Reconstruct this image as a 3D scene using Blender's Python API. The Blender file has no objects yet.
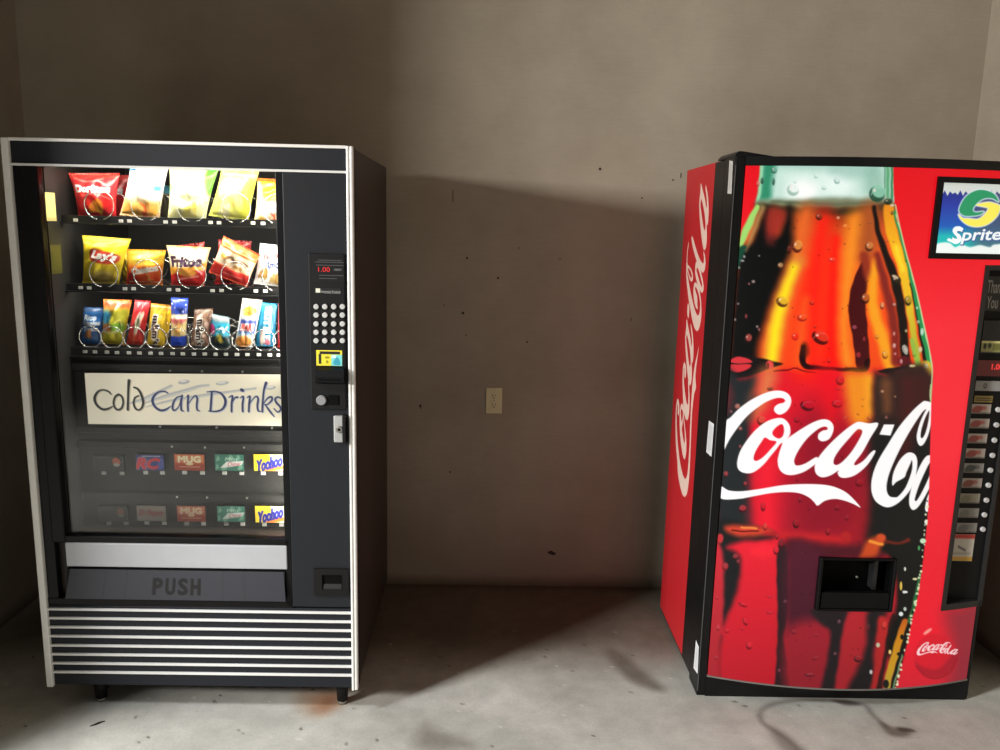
import bpy, bmesh, math, random
import numpy as np
from mathutils import Vector, Matrix
random.seed(7); rng = np.random.default_rng(7)
SC = bpy.context.scene
COL = SC.collection

# ------------------------------------------------------------------ camera
F, PITCH, ROLL, YAW, DIST, EYE = 810.3241, math.radians(10.359), math.radians(1.3248), math.radians(1.0859), 3.4608, 1.6081
_fw = np.array([math.sin(YAW)*math.cos(PITCH), math.cos(YAW)*math.cos(PITCH), -math.sin(PITCH)])
_r = np.array([math.cos(YAW), -math.sin(YAW), 0.0]); _u = np.cross(_r, _fw)
CR = math.cos(ROLL)*_r + math.sin(ROLL)*_u
CU = -math.sin(ROLL)*_r + math.cos(ROLL)*_u
CP = np.array([0, -DIST, EYE])
cam_data = bpy.data.cameras.new('camera'); cam = bpy.data.objects.new('camera', cam_data); COL.objects.link(cam)
cam_data.sensor_width = 36; cam_data.lens = F/1000*36; cam_data.clip_start = .05
M = Matrix(((CR[0], CU[0], -_fw[0], CP[0]), (CR[1], CU[1], -_fw[1], CP[1]), (CR[2], CU[2], -_fw[2], CP[2]), (0, 0, 0, 1)))
cam.matrix_world = M; SC.camera = cam
SC.view_settings.view_transform = 'Standard'; SC.view_settings.look = 'None'
SC.view_settings.exposure = 0; SC.view_settings.gamma = 1

# helpers for positions taken from image pixels: where a sight line meets a real plane
def ray(x, y): return _fw + (x-500)/F*CR - (y-375)/F*CU
class Frame:
    def __init__(s, ox, oy, deg):
        a = math.radians(deg); s.a = a
        s.o = np.array([ox, oy, 0.]); s.ex = np.array([math.cos(a), math.sin(a), 0]); s.ey = np.array([-math.sin(a), math.cos(a), 0])
    def hit(s, px, py, axis, val):
        n = s.ex if axis == 'x' else s.ey
        d = ray(px, py); t = ((s.o+n*val)-CP) @ n/(d @ n); p = CP+t*d-s.o
        return np.array([p @ s.ex, p @ s.ey, p[2]])
    def y(s, px, py, v=0.): return s.hit(px, py, 'y', v)
    def world(s, p): return s.o + s.ex*p[0] + s.ey*p[1] + np.array([0, 0, p[2]])
SN = Frame(-1.4126, -1.0103, .0662)     # snack machine
SO = Frame(.7672, -.8693, -.2255)       # soda machine
def floor_at(x, y): d = ray(x, y); t = -CP[2]/d[2]; return CP+t*d
def wall_at(x, y): d = ray(x, y); t = -CP[1]/d[1]; return CP+t*d

# ------------------------------------------------------------------ object helpers
def tag(o, label=None, cat=None, group=None, kind=None):
    if label: o['label'] = label
    if cat: o['category'] = cat
    if group: o['group'] = group
    if kind: o['kind'] = kind
    return o
def empty(name, loc, rz=0):
    o = bpy.data.objects.new(name, None); COL.objects.link(o); o.location = loc; o.rotation_euler = (0, 0, rz); o.empty_display_size = .1
    return o
def link(name, me, m=None, parent=None):
    o = bpy.data.objects.new(name, me); COL.objects.link(o)
    if m:
        for k in (m if isinstance(m, (list, tuple)) else [m]): me.materials.append(k)
    if parent: o.parent = parent
    return o
class MB:
    """collects shapes for ONE mesh"""
    def __init__(s): s.bm = bmesh.new()
    def box(s, a, b, bev=0.0, mi=0, seg=2):
        a = Vector(a); b = Vector(b); t = bmesh.new()
        bmesh.ops.create_cube(t, size=1)
        for v in t.verts: v.co = Vector(((a.x+b.x)/2+v.co.x*(b.x-a.x), (a.y+b.y)/2+v.co.y*(b.y-a.y), (a.z+b.z)/2+v.co.z*(b.z-a.z)))
        if bev: bmesh.ops.bevel(t, geom=t.edges[:], offset=bev, segments=seg, affect='EDGES', profile=.5)
        return s._add(t, mi)
    def _add(s, t, mi=0):
        mp = {v: s.bm.verts.new(v.co) for v in t.verts}
        for f in t.faces:
            try: nf = s.bm.faces.new([mp[v] for v in f.verts]); nf.material_index = mi; nf.smooth = f.smooth
            except ValueError: pass
        t.free(); return s
    def cyl(s, p, q, r1, r2=None, n=24, mi=0, bev=0):
        p = Vector(p); q = Vector(q); d = q-p; t = bmesh.new()
        bmesh.ops.create_cone(t, cap_ends=True, segments=n, radius1=r1, radius2=r1 if r2 is None else r2, depth=d.length)
        if bev: bmesh.ops.bevel(t, geom=[e for e in t.edges if len(e.link_faces) == 2 and any(len(f.verts) > 4 for f in e.link_faces)], offset=bev, segments=2, affect='EDGES')
        bmesh.ops.transform(t, matrix=Matrix.Translation((p+q)/2) @ d.to_track_quat('Z', 'Y').to_matrix().to_4x4(), verts=t.verts)
        for f in t.faces: f.smooth = len(f.verts) == 4
        return s._add(t, mi)
    def prism(s, pts, y0, y1, mi=0):
        """outline in x,z pushed from y0 to y1"""
        a = [s.bm.verts.new((x, y0, z)) for x, z in pts]; b = [s.bm.verts.new((x, y1, z)) for x, z in pts]
        n = len(pts); fs = [s.bm.faces.new(a), s.bm.faces.new(b[::-1])]
        for i in range(n): fs.append(s.bm.faces.new((a[i], b[i], b[(i+1) % n], a[(i+1) % n])))
        for f in fs: f.material_index = mi
        return s
    def prism_x(s, pts, x0, x1, mi=0):
        """outline in y,z pushed along x"""
        a = [s.bm.verts.new((x0, y, z)) for y, z in pts]; b = [s.bm.verts.new((x1, y, z)) for y, z in pts]
        n = len(pts); fs = [s.bm.faces.new(a), s.bm.faces.new(b[::-1])]
        for i in range(n): fs.append(s.bm.faces.new((a[i], b[i], b[(i+1) % n], a[(i+1) % n])))
        for f in fs: f.material_index = mi
        return s
    def tube(s, pts, r, n=8, mi=0):
        pts = [Vector(p) for p in pts]; rings = []
        for i, p in enumerate(pts):
            d = (pts[min(i+1, len(pts)-1)]-pts[max(i-1, 0)]).normalized()
            up = Vector((0, 0, 1)) if abs(d.z) < .95 else Vector((0, 1, 0))
            a = d.cross(up).normalized(); b = d.cross(a)
            rings.append([s.bm.verts.new(p+(a*math.cos(k*2*math.pi/n)+b*math.sin(k*2*math.pi/n))*r) for k in range(n)])
        for i in range(len(rings)-1):
            for k in range(n):
                f = s.bm.faces.new((rings[i][k], rings[i][(k+1) % n], rings[i+1][(k+1) % n], rings[i+1][k])); f.smooth = True; f.material_index = mi
        s.bm.faces.new(rings[0][::-1]); s.bm.faces.new(rings[-1])
        return s
    def build(s, name, m=None, parent=None):
        bmesh.ops.recalc_face_normals(s.bm, faces=s.bm.faces)
        me = bpy.data.meshes.new(name); s.bm.to_mesh(me); s.bm.free()
        return link(name, me, m, parent)

# ------------------------------------------------------------------ materials
def lin(c):
    c = np.asarray(c, float)/255.0
    return np.where(c <= .04045, c/12.92, ((c+.055)/1.055)**2.4)
def mat(name, rgb, rough=.5, metal=0.0, var=.08, scale=12, bump=0.0, spec=.5, emis=None, stretch=None, bscale=None, coat=0):
    """plain surface with procedural mottling; rgb in display values"""
    m = bpy.data.materials.new(name); m.use_nodes = True; nt = m.node_tree; N = nt.nodes; L = nt.links
    b = N['Principled BSDF']; c = lin(rgb)
    b.inputs['Roughness'].default_value = rough; b.inputs['Metallic'].default_value = metal; b.inputs['Specular IOR Level'].default_value = spec
    b.inputs['Coat Weight'].default_value = coat
    tc = N.new('ShaderNodeTexCoord'); mp = N.new('ShaderNodeMapping'); L.new(tc.outputs['Object'], mp.inputs['Vector'])
    if stretch: mp.inputs['Scale'].default_value = stretch
    nz = N.new('ShaderNodeTexNoise'); nz.inputs['Scale'].default_value = scale; nz.inputs['Detail'].default_value = 6; L.new(mp.outputs[0], nz.inputs['Vector'])
    rp = N.new('ShaderNodeValToRGB'); rp.color_ramp.elements[0].position = .3; rp.color_ramp.elements[1].position = .7
    rp.color_ramp.elements[0].color = (*(c*(1-var)), 1); rp.color_ramp.elements[1].color = (*np.minimum(c*(1+var), 1), 1)
    L.new(nz.outputs['Fac'], rp.inputs[0]); L.new(rp.outputs[0], b.inputs['Base Color'])
    if bump:
        n2 = N.new('ShaderNodeTexNoise'); n2.inputs['Scale'].default_value = bscale or scale*8; n2.inputs['Detail'].default_value = 4; L.new(mp.outputs[0], n2.inputs['Vector'])
        bp = N.new('ShaderNodeBump'); bp.inputs['Strength'].default_value = bump; bp.inputs['Distance'].default_value = .002
        L.new(n2.outputs['Fac'], bp.inputs['Height']); L.new(bp.outputs[0], b.inputs['Normal'])
    if emis:
        b.inputs['Emission Color'].default_value = (*lin(emis[0]), 1); b.inputs['Emission Strength'].default_value = emis[1]
    return m
def printed(name, rough=.35, emis=0.0, base=1.0, spec=.5, coat=0, metal=0):
    """a printed surface: ink from the colour attribute, faint procedural grain"""
    m = bpy.data.materials.new(name); m.use_nodes = True; nt = m.node_tree; N = nt.nodes; L = nt.links
    b = N['Principled BSDF']; at = N.new('ShaderNodeAttribute'); at.attribute_name = 'ink'
    nz = N.new('ShaderNodeTexNoise'); nz.inputs['Scale'].default_value = 60
    mr = N.new('ShaderNodeMapRange'); mr.inputs['To Min'].default_value = base*.96; mr.inputs['To Max'].default_value = base*1.04; L.new(nz.outputs['Fac'], mr.inputs['Value'])
    mx = N.new('ShaderNodeVectorMath'); mx.operation = 'SCALE'; L.new(at.outputs['Color'], mx.inputs[0]); L.new(mr.outputs[0], mx.inputs['Scale'])
    L.new(mx.outputs[0], b.inputs['Base Color'])
    b.inputs['Roughness'].default_value = rough; b.inputs['Specular IOR Level'].default_value = spec; b.inputs['Coat Weight'].default_value = coat; b.inputs['Metallic'].default_value = metal
    if emis: L.new(at.outputs['Color'], b.inputs['Emission Color']); b.inputs['Emission Strength'].default_value = emis
    return m

# ------------------------------------------------------------------ printed pictures as ink on a fine mesh
def spline(pts, closed=True, n=6):
    p = np.asarray(pts, float); k = len(p); out = []
    rngk = range(k) if closed else range(k-1)
    for i in rngk:
        if closed: a, b, c, d = p[(i-1) % k], p[i], p[(i+1) % k], p[(i+2) % k]
        else: a, b, c, d = p[max(i-1, 0)], p[i], p[i+1], p[min(i+2, k-1)]
        for t in np.linspace(0, 1, n, endpoint=False):
            out.append(.5*((2*b)+(c-a)*t+(2*a-5*b+4*c-d)*t*t+(3*b-a-3*c+d)*t**3))
    if not closed: out.append(p[-1])
    return np.array(out)
def loops_edges(loops):
    return np.concatenate([np.hstack([l, np.roll(l, -1, 0)]) for l in (np.asarray(q, float) for q in loops)])
class Pic:
    def __init__(s, X, Y, base):
        s.shape = X.shape; s.X = X.ravel(); s.Y = Y.ravel(); s.c = np.zeros((s.X.size, 3)); s.c[:] = base
    def _mix(s, idx, a, col):
        if callable(col): col = col(s.X[idx], s.Y[idx])
        s.c[idx] = s.c[idx]*(1-a[:, None])+np.asarray(col, float)*a[:, None]
    def edges(s, E, col, blur=.6, a=1.0, grow=0.0):
        m = blur+abs(grow)+.5
        idx = np.where((s.X > min(E[:, 0].min(), E[:, 2].min())-m) & (s.X < max(E[:, 0].max(), E[:, 2].max())+m) & (s.Y > E[:, 1].min()-m) & (s.Y < E[:, 1].max()+m))[0]
        if not len(idx): return s
        x = s.X[idx]; y = s.Y[idx]; d2 = np.full(len(idx), 1e12); ins = np.zeros(len(idx), bool)
        for x0, y0, x1, y1 in E:
            dx, dy = x1-x0, y1-y0; l2 = dx*dx+dy*dy
            if l2 < 1e-12: continue
            t = np.clip(((x-x0)*dx+(y-y0)*dy)/l2, 0, 1)
            d2 = np.minimum(d2, (x-x0-t*dx)**2+(y-y0-t*dy)**2)
            if dy: ins ^= ((y0 > y) != (y1 > y)) & (x < x0+(y-y0)*dx/dy)
        d = np.sqrt(d2)*np.where(ins, -1, 1)-grow
        al = np.clip(.5-d/(2*blur), 0, 1); al = al*al*(3-2*al)*a
        s._mix(idx, al, col); return s
    def poly(s, pts, col, blur=.6, a=1.0, sp=True, grow=0, holes=(), n=4):
        sp = sp and not isinstance(pts, np.ndarray)
        f = (lambda q: spline(q, True, n)) if sp else (lambda q: np.asarray(q, float))
        return s.edges(loops_edges([f(pts)]+[f(h) for h in holes]), col, blur, a, grow)
    def rect(s, x0, y0, x1, y1, col, blur=.5, a=1.0): return s.poly([(x0, y0), (x1, y0), (x1, y1), (x0, y1)], col, blur, a, sp=False)
    def ell(s, cx, cy, rx, ry, col, blur=.6, a=1.0, rot=0):
        t = np.linspace(0, 2*math.pi, 20, endpoint=False); c, q = math.cos(rot), math.sin(rot)
        X = rx*np.cos(t); Y = ry*np.sin(t)
        return s.poly(np.stack([cx+X*c-Y*q, cy+X*q+Y*c], 1), col, blur, a, sp=False)
    def stroke(s, pts, w, col, blur=.6, a=1.0, sp=True):
        """polyline with width w (number or one per point)"""
        p = np.asarray(pts, float); w = np.full(len(p), w, float) if np.isscalar(w) else np.asarray(w, float)
        q = np.column_stack([p, w])
        if sp and len(p) > 2: q = spline(q, False, 6)
        m = blur+w.max()
        idx = np.where((s.X > q[:, 0].min()-m) & (s.X < q[:, 0].max()+m) & (s.Y > q[:, 1].min()-m) & (s.Y < q[:, 1].max()+m))[0]
        if not len(idx): return s
        x = s.X[idx]; y = s.Y[idx]; d = np.full(len(idx), 1e6)
        for (x0, y0, w0), (x1, y1, w1) in zip(q[:-1], q[1:]):
            dx, dy = x1-x0, y1-y0; l2 = dx*dx+dy*dy+1e-12
            t = np.clip(((x-x0)*dx+(y-y0)*dy)/l2, 0, 1)
            d = np.minimum(d, np.hypot(x-x0-t*dx, y-y0-t*dy)-(w0+(w1-w0)*t)/2)
        al = np.clip(.5-d/(2*blur), 0, 1); al = al*al*(3-2*al)*a
        s._mix(idx, al, col); return s
    def text(s, body, cx, cy, w, h, col, rot=0, shear=0, blur=.6, a=1.0, grow=0):
        return s.edges(text_edges(body, cx, cy, w, h, rot, shear), col, blur, a, grow)
    def noise(s, amt):
        s.c += rng.normal(0, amt, (s.c.shape[0], 1)); return s
    def mesh(s, name, P, m, parent=None, keep=None, smooth=True, gain=1.0):
        """P: (ny,nx,3) positions"""
        ny, nx = s.shape
        i = np.arange(ny*nx).reshape(ny, nx)
        q = np.stack([i[:-1, :-1], i[1:, :-1], i[1:, 1:], i[:-1, 1:]], -1).reshape(-1, 4)
        if keep is not None: q = q[keep.reshape(-1)]
        me = bpy.data.meshes.new(name)
        me.vertices.add(ny*nx); me.vertices.foreach_set('co', np.ascontiguousarray(P, dtype=np.float32).reshape(-1))
        me.loops.add(q.size); me.loops.foreach_set('vertex_index', q.reshape(-1).astype(np.int32))
        me.polygons.add(len(q)); me.polygons.foreach_set('loop_start', np.arange(0, q.size, 4, dtype=np.int32))
        me.polygons.foreach_set('use_smooth', np.full(len(q), smooth))
        me.update(calc_edges=True); me.validate()
        at = me.color_attributes.new('ink', 'FLOAT_COLOR', 'POINT')
        c = np.ones((ny*nx, 4), np.float32); c[:, :3] = lin(np.clip(s.c, 0, 255))*gain
        at.data.foreach_set('color', c.reshape(-1))
        return link(name, me, m, parent)
_TX = {}
def text_edges(body, cx, cy, w, h, rot=0, shear=0):
    if body not in _TX:
        cu = bpy.data.curves.new('lettering', 'FONT'); cu.body = body; cu.fill_mode = 'NONE'; cu.resolution_u = 3
        ob = bpy.data.objects.new('lettering', cu); COL.objects.link(ob); bpy.context.view_layer.update()
        me = ob.evaluated_get(bpy.context.evaluated_depsgraph_get()).to_mesh()
        v = np.array([p.co[:2] for p in me.vertices]); e = np.array([k.vertices[:] for k in me.edges])
        E = np.hstack([v[e[:, 0]], v[e[:, 1]]]); bpy.data.objects.remove(ob); bpy.data.curves.remove(cu)
        lo = v.min(0); sz = v.max(0)-lo
        E = (E-np.tile(lo, 2))/np.tile(sz, 2)-.5; _TX[body] = E
    E = _TX[body].copy()
    c, q = math.cos(rot), math.sin(rot); out = np.empty_like(E)
    for k in (0, 2):
        x = E[:, k]*w+shear*E[:, k+1]*h; y = -E[:, k+1]*h
        out[:, k] = cx+x*c-y*q; out[:, k+1] = cy+x*q+y*c
    return out
def flat_pic(corner_fn, nx, ny, X0, X1, Y0, Y1, base):
    X, Y = np.meshgrid(np.linspace(X0, X1, nx), np.linspace(Y0, Y1, ny)); return Pic(X, Y, base)
def quad_pos(nx, ny, tl, tr, br, bl):
    s_, t_ = np.meshgrid(np.linspace(0, 1, nx), np.linspace(0, 1, ny)); s_ = s_[..., None]; t_ = t_[..., None]
    tl, tr, br, bl = map(np.asarray, (tl, tr, br, bl))
    return (tl*(1-s_)+tr*s_)*(1-t_)+(bl*(1-s_)+br*s_)*t_

# ------------------------------------------------------------------ shared materials
M_black = mat('black enamel', (12, 12, 14), .42, var=.2, scale=30, spec=.2)
M_blackm = mat('matt black plastic', (15, 15, 16), .6, var=.15, scale=30, spec=.25)
M_slate = mat('slate vinyl', (30, 32, 38), .55, var=.06, scale=40, bump=.05, spec=.25)
M_slate2 = mat('dark slate door skin', (31, 33, 37), .5, var=.06, scale=40, bump=.05, spec=.25)
M_alu = mat('brushed aluminium trim', (236, 234, 229), .42, .08, var=.05, scale=20, stretch=(40, 40, 2))
M_white = mat('white stripe', (225, 225, 222), .4, var=.03)
M_silver = mat('silver panel', (176, 178, 182), .5, .15, var=.03, scale=20)
M_wood = mat('dark brown vinyl side', (50, 41, 35), .5, var=.15, scale=8)
M_in = mat('dark grey interior', (22, 20, 17), .6, var=.1, scale=15)
M_shelf = mat('dark shelf steel', (26, 25, 24), .45, .2, var=.1, scale=15)
M_band = mat('grey can shelf panel', (44, 44, 42), .5, .2, var=.1, scale=15)
M_wire = mat('bright coil wire', (205, 205, 200), .25, .85, var=.03)
M_tag = mat('white price tag', (225, 225, 218), .5, var=.05, scale=200)
M_chrome = mat('worn chrome', (215, 215, 212), .3, .25, var=.08, scale=40)
M_steel = mat('screw steel', (170, 168, 160), .3, .8)
M_sodablk = mat('soda machine black', (17, 18, 19), .38, var=.25, scale=9, bump=.03, spec=.3)
M_rough = mat('dark grey frame', (32, 32, 33), .5, var=.12, scale=60, bump=.1)
M_hole = mat('recess black', (5, 5, 5), .6, spec=.1)
M_red = mat('red enamel', (150, 22, 30), .4)
P_matt = printed('printed label', .45)
P_foil = printed('printed foil', .27, coat=.15)
P_lit = printed('backlit print', .35, emis=.86, base=.2, spec=.25)
P_sign = printed('backlit sprite print', .3, emis=.85, base=.35)
P_side = printed('red side vinyl', .5)
P_led = printed('display print', .4, emis=.6, base=.6)

# ================================================================== THE ROOM
XL, XR, ZC = -1.8983, 2.018, 2.85
def wall_mat(name, rgb):
    m = bpy.data.materials.new(name); m.use_nodes = True; nt = m.node_tree; N = nt.nodes; L = nt.links; b = N['Principled BSDF']
    b.inputs['Roughness'].default_value = .85; b.inputs['Specular IOR Level'].default_value = .2
    tc = N.new('ShaderNodeTexCoord'); g = N.new('ShaderNodeNewGeometry')
    n1 = N.new('ShaderNodeTexNoise'); n1.inputs['Scale'].default_value = 1.6; n1.inputs['Detail'].default_value = 7; n1.inputs['Roughness'].default_value = .6; L.new(g.outputs['Position'], n1.inputs['Vector'])
    mp = N.new('ShaderNodeMapping'); mp.inputs['Scale'].default_value = (6, 6, 60); L.new(g.outputs['Position'], mp.inputs['Vector'])
    n2 = N.new('ShaderNodeTexNoise'); n2.inputs['Scale'].default_value = 2; n2.inputs['Detail'].default_value = 5; L.new(mp.outputs[0], n2.inputs['Vector'])
    n3 = N.new('ShaderNodeTexNoise'); n3.inputs['Scale'].default_value = 90; n3.inputs['Detail'].default_value = 3; L.new(g.outputs['Position'], n3.inputs['Vector'])
    c = lin(rgb)
    r1 = N.new('ShaderNodeValToRGB'); r1.color_ramp.elements[0].position = .3; r1.color_ramp.elements[1].position = .72
    r1.color_ramp.elements[0].color = (*(c*np.array([.80, .79, .77])), 1); r1.color_ramp.elements[1].color = (*(c*np.array([1.12, 1.13, 1.15])), 1); L.new(n1.outputs['Fac'], r1.inputs[0])
    mr = N.new('ShaderNodeMapRange'); mr.inputs['To Min'].default_value = .94; mr.inputs['To Max'].default_value = 1.06; L.new(n2.outputs['Fac'], mr.inputs['Value'])
    v1 = N.new('ShaderNodeVectorMath'); v1.operation = 'SCALE'; L.new(r1.outputs[0], v1.inputs[0]); L.new(mr.outputs[0], v1.inputs['Scale'])
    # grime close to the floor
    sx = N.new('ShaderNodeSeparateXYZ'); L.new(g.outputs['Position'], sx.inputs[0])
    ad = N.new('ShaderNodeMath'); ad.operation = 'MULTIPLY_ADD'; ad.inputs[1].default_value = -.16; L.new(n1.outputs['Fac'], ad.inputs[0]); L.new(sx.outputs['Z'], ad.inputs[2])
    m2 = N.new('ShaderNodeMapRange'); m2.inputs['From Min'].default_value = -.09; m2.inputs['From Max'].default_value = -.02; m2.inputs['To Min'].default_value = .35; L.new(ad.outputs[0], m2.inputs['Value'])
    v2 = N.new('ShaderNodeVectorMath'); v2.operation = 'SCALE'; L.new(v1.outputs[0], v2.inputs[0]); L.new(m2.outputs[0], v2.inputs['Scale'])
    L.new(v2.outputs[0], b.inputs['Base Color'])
    hs = N.new('ShaderNodeMath'); hs.operation = 'ADD'; L.new(n2.outputs['Fac'], hs.inputs[0]); L.new(n3.outputs['Fac'], hs.inputs[1])
    bp = N.new('ShaderNodeBump'); bp.inputs['Strength'].default_value = .25; bp.inputs['Distance'].default_value = .003; L.new(hs.outputs[0], bp.inputs['Height']); L.new(bp.outputs[0], b.inputs['Normal'])
    return m
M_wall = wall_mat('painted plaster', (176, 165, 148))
M_mark = mat('nail hole', (62, 50, 42), .8)
w = MB(); w.box((XL-.15, 0, 0), (XR+.15, .15, ZC))
for px, py, r in [(600, 169, .006), (695, 180, .005), (673, 180, .0035), (642, 198, .0035), (467, 258, .005), (498, 278, .005), (463, 313, .006), (444, 305, .003), (560, 259, .003), (466, 335, .003), (527, 342, .004), (420, 406, .005), (519, 248, .003), (450, 472, .004), (688, 172, .004)]:
    p = wall_at(px, py); w.cyl((p[0], -.0012, p[2]), (p[0], .004, p[2]), r, n=10, mi=1)
for px, y0, y1 in [(453, 190, 202), (681, 173, 178), (631, 318, 321), (421, 404, 409)]:
    p = wall_at(px, y0); q = wall_at(px, y1); w.box((p[0]-.0016, -.0012, q[2]), (p[0]+.0016, .004, p[2]), mi=1)
p = wall_at(552, 553); w.prism([(p[0]-.022, p[2]+.004), (p[0]-.005, p[2]+.012), (p[0]+.02, p[2]-.002), (p[0]+.01, p[2]-.01), (p[0]-.01, p[2]-.006)], -.0012, .004, 1)
tag(w.build('wall_back', [M_wall, M_mark]), kind='structure')
tag(MB().box((XL-.15, -1.71, 0), (XL, 0, ZC)).build('wall_left', M_wall), kind='structure')
tag(MB().box((XR, -3.2, 0), (XR+.15, 0, ZC)).build('wall_right', M_wall), kind='structure')
tag(MB().box((XL-2.6, -2.3, ZC), (XR+.15, .15, ZC+.15)).build('ceiling', M_wall), kind='structure')  # unseen; widened to the left to block high daylight from the back wall

# floor: concrete, stains and the wall-side shadow are ink on a fine mesh
def floor_mat():
    m = bpy.data.materials.new('worn concrete'); m.use_nodes = True; nt = m.node_tree; N = nt.nodes; L = nt.links; b = N['Principled BSDF']
    b.inputs['Roughness'].default_value = .72; b.inputs['Specular IOR Level'].default_value = .3
    g = N.new('ShaderNodeNewGeometry'); at = N.new('ShaderNodeAttribute'); at.attribute_name = 'ink'
    def nz(sc, d=6, r=.55):
        n = N.new('ShaderNodeTexNoise'); n.inputs['Scale'].default_value = sc; n.inputs['Detail'].default_value = d; n.inputs['Roughness'].default_value = r; L.new(g.outputs['Position'], n.inputs['Vector']); return n
    a = nz(2.2, 8, .62); c = nz(14, 6); e = nz(120, 3)
    def rng_(n, lo, hi, f0=.3, f1=.7):
        k = N.new('ShaderNodeMapRange'); k.inputs['From Min'].default_value = f0; k.inputs['From Max'].default_value = f1; k.inputs['To Min'].default_value = lo; k.inputs['To Max'].default_value = hi; L.new(n.outputs['Fac'], k.inputs['Value']); return k
    prev = at.outputs['Color']
    for k in (rng_(a, .74, 1.12), rng_(c, .88, 1.08), rng_(e, .92, 1.06)):
        v = N.new('ShaderNodeVectorMath'); v.operation = 'SCALE'; L.new(prev, v.inputs[0]); L.new(k.outputs[0], v.inputs['Scale']); prev = v.outputs[0]
    L.new(prev, b.inputs['Base Color'])
    bp = N.new('ShaderNodeBump'); bp.inputs['Strength'].default_value = .25; bp.inputs['Distance'].default_value = .003; L.new(c.outputs['Fac'], bp.inputs['Height']); L.new(bp.outputs[0], b.inputs['Normal'])
    return m
xs = np.concatenate([np.linspace(-7, XL-.2, 5), np.linspace(XL, XR, 420), np.linspace(XR+.2, 5, 4)])
ys = np.concatenate([np.linspace(.1, 0, 2), np.linspace(-.01, -1.6, 190), np.linspace(-1.7, -8, 8)])
X, Y = np.meshgrid(xs, ys)
fl = Pic(X, Y, (190, 189, 181))
def fpts(pts): return [tuple(floor_at(*p)[:2]) for p in pts]
fl.poly(fpts([(610, 648), (625, 655), (645, 672), (663, 688), (655, 690), (632, 682), (618, 668), (606, 655)]), (112, 104, 95), .03, .75)
fl.poly(fpts([(425, 722), (440, 732), (468, 740), (472, 748), (440, 752), (415, 748), (418, 732)]), (120, 115, 106), .04, .6)
fl.poly(fpts([(300, 692), (338, 690), (345, 700), (330, 712), (312, 716), (300, 706)]), (165, 125, 95), .05, .6)
fl.poly(fpts([(318, 698), (334, 694), (338, 702), (322, 712)]), (150, 88, 52), .045, .55)
fl.stroke(fpts([(800, 752), (785, 738), (765, 725), (760, 714), (768, 706), (790, 701), (830, 700), (862, 704), (872, 714), (885, 726)]), .016, (118, 112, 106), .014, .75)
fl.poly(fpts([(768, 726), (780, 730), (795, 742), (805, 752), (790, 754), (775, 742)]), (110, 104, 97), .025, .65)
fl.poly(fpts([(880, 722), (895, 728), (910, 732), (905, 737), (888, 734)]), (88, 80, 72), .015, .7)
fl.poly(fpts([(897, 727), (912, 729), (914, 732), (900, 731)]), (60, 50, 44), .01, .8)
fl.poly(fpts([(832, 700), (850, 701), (860, 705), (845, 705)]), (70, 62, 56), .01, .7)
fl.rect(XL, -.62, XR, .1, (92, 82, 70), .2, .85); fl.stroke([(XL, -.004), (XR, -.004)], .05, (85, 72, 58), .05, .8)      # floor shadow along the wall painted darker, with a dark edge line
for x, y in [(400, 700), (560, 728), (470, 700), (505, 706), (730, 735)]:
    q = floor_at(x, y); fl.ell(q[0], q[1], .12, .05, (205, 202, 197), .06, .5)
for k in range(170):
    x, y = rng.uniform(XL, XR), rng.uniform(-1.45, -.3); d = rng.random()
    fl.ell(x, y, rng.uniform(.003, .007), rng.uniform(.002, .005), (58, 48, 40) if d < .65 else (228, 224, 216), .003, .85, rng.uniform(0, 3))
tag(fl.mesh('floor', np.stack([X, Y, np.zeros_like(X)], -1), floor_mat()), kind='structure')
# a dry sliver on the floor
q = floor_at(97, 724); sl = MB(); sl.prism([(-.022, 0), (0, .005), (.024, .002), (.006, -.004)], -.0015, .0015)
o = sl.build('leaf_scrap', mat('dry leaf', (44, 32, 22), .8)); o.location = (q[0], q[1], .0016); o.rotation_euler = (math.pi/2, 0, math.radians(42))
tag(o, 'small dark dry leaf scrap on the concrete in front of the snack machine', 'leaf')

# wall outlet
q = wall_at(494, 400.5); oz = q[2]
out = empty('wall_outlet', (q[0], 0, oz-.0575)); tag(out, 'cream double electrical outlet on the bare back wall between the machines', 'outlet')
M_cream = mat('ivory plastic', (228, 216, 170), .4, var=.04)
MB().box((-.035, -.006, 0), (.035, 0, .115), .0025).build('cover_plate', M_cream, out)
for dz in (.0375, .0775):
    r = MB().cyl((0, -.006, dz), (0, -.0085, dz), .017, n=28).build('socket', M_cream, out)
    h = MB(); h.box((-.008, -.0092, dz), (-.0055, -.0084, dz+.009)); h.box((.0055, -.0092, dz+.001), (.008, -.0084, dz+.008)); h.cyl((0, -.0092, dz-.007), (0, -.0084, dz-.007), .0028, n=12)
    h.build('contact_slot', M_hole, r)
MB().cyl((0, -.006, .0575), (0, -.0075, .0575), .003, n=14).build('screw', M_steel, out)

# ================================================================== SNACK MACHINE
sn = empty('snack_vending_machine', SN.o, SN.a)
tag(sn, 'black glass-fronted snack vending machine with white trim and a Cold Can Drinks sign', 'vending machine')
W, H, Z0, DEP = 1.014, 1.83, .094, .835
WX0, WX1, WZ0, WZ1 = .094, .79, .612, 1.757       # window opening
c = MB()
c.box((.006, .035, Z0), (WX0-.004, DEP, H-.004)); c.box((.80, .035, Z0), (W-.004, DEP, H-.004)); c.box((WX0-.004, .035, Z0), (.80, DEP, .60))
c.box((WX0-.004, .06, 1.80), (.80, DEP, H-.004)); c.box((WX0-.004, .60, .60), (.80, DEP, 1.80))
c.build('cabinet', M_wood, sn)
MB().box((W-.018, .012, Z0+.002), (W+.0005, .055, H-.001), .002).build('door_edge', M_black, sn)
MB().box((-.0005, .012, Z0+.002), (.018, .055, H-.001), .002).build('door_edge', M_black, sn)
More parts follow.
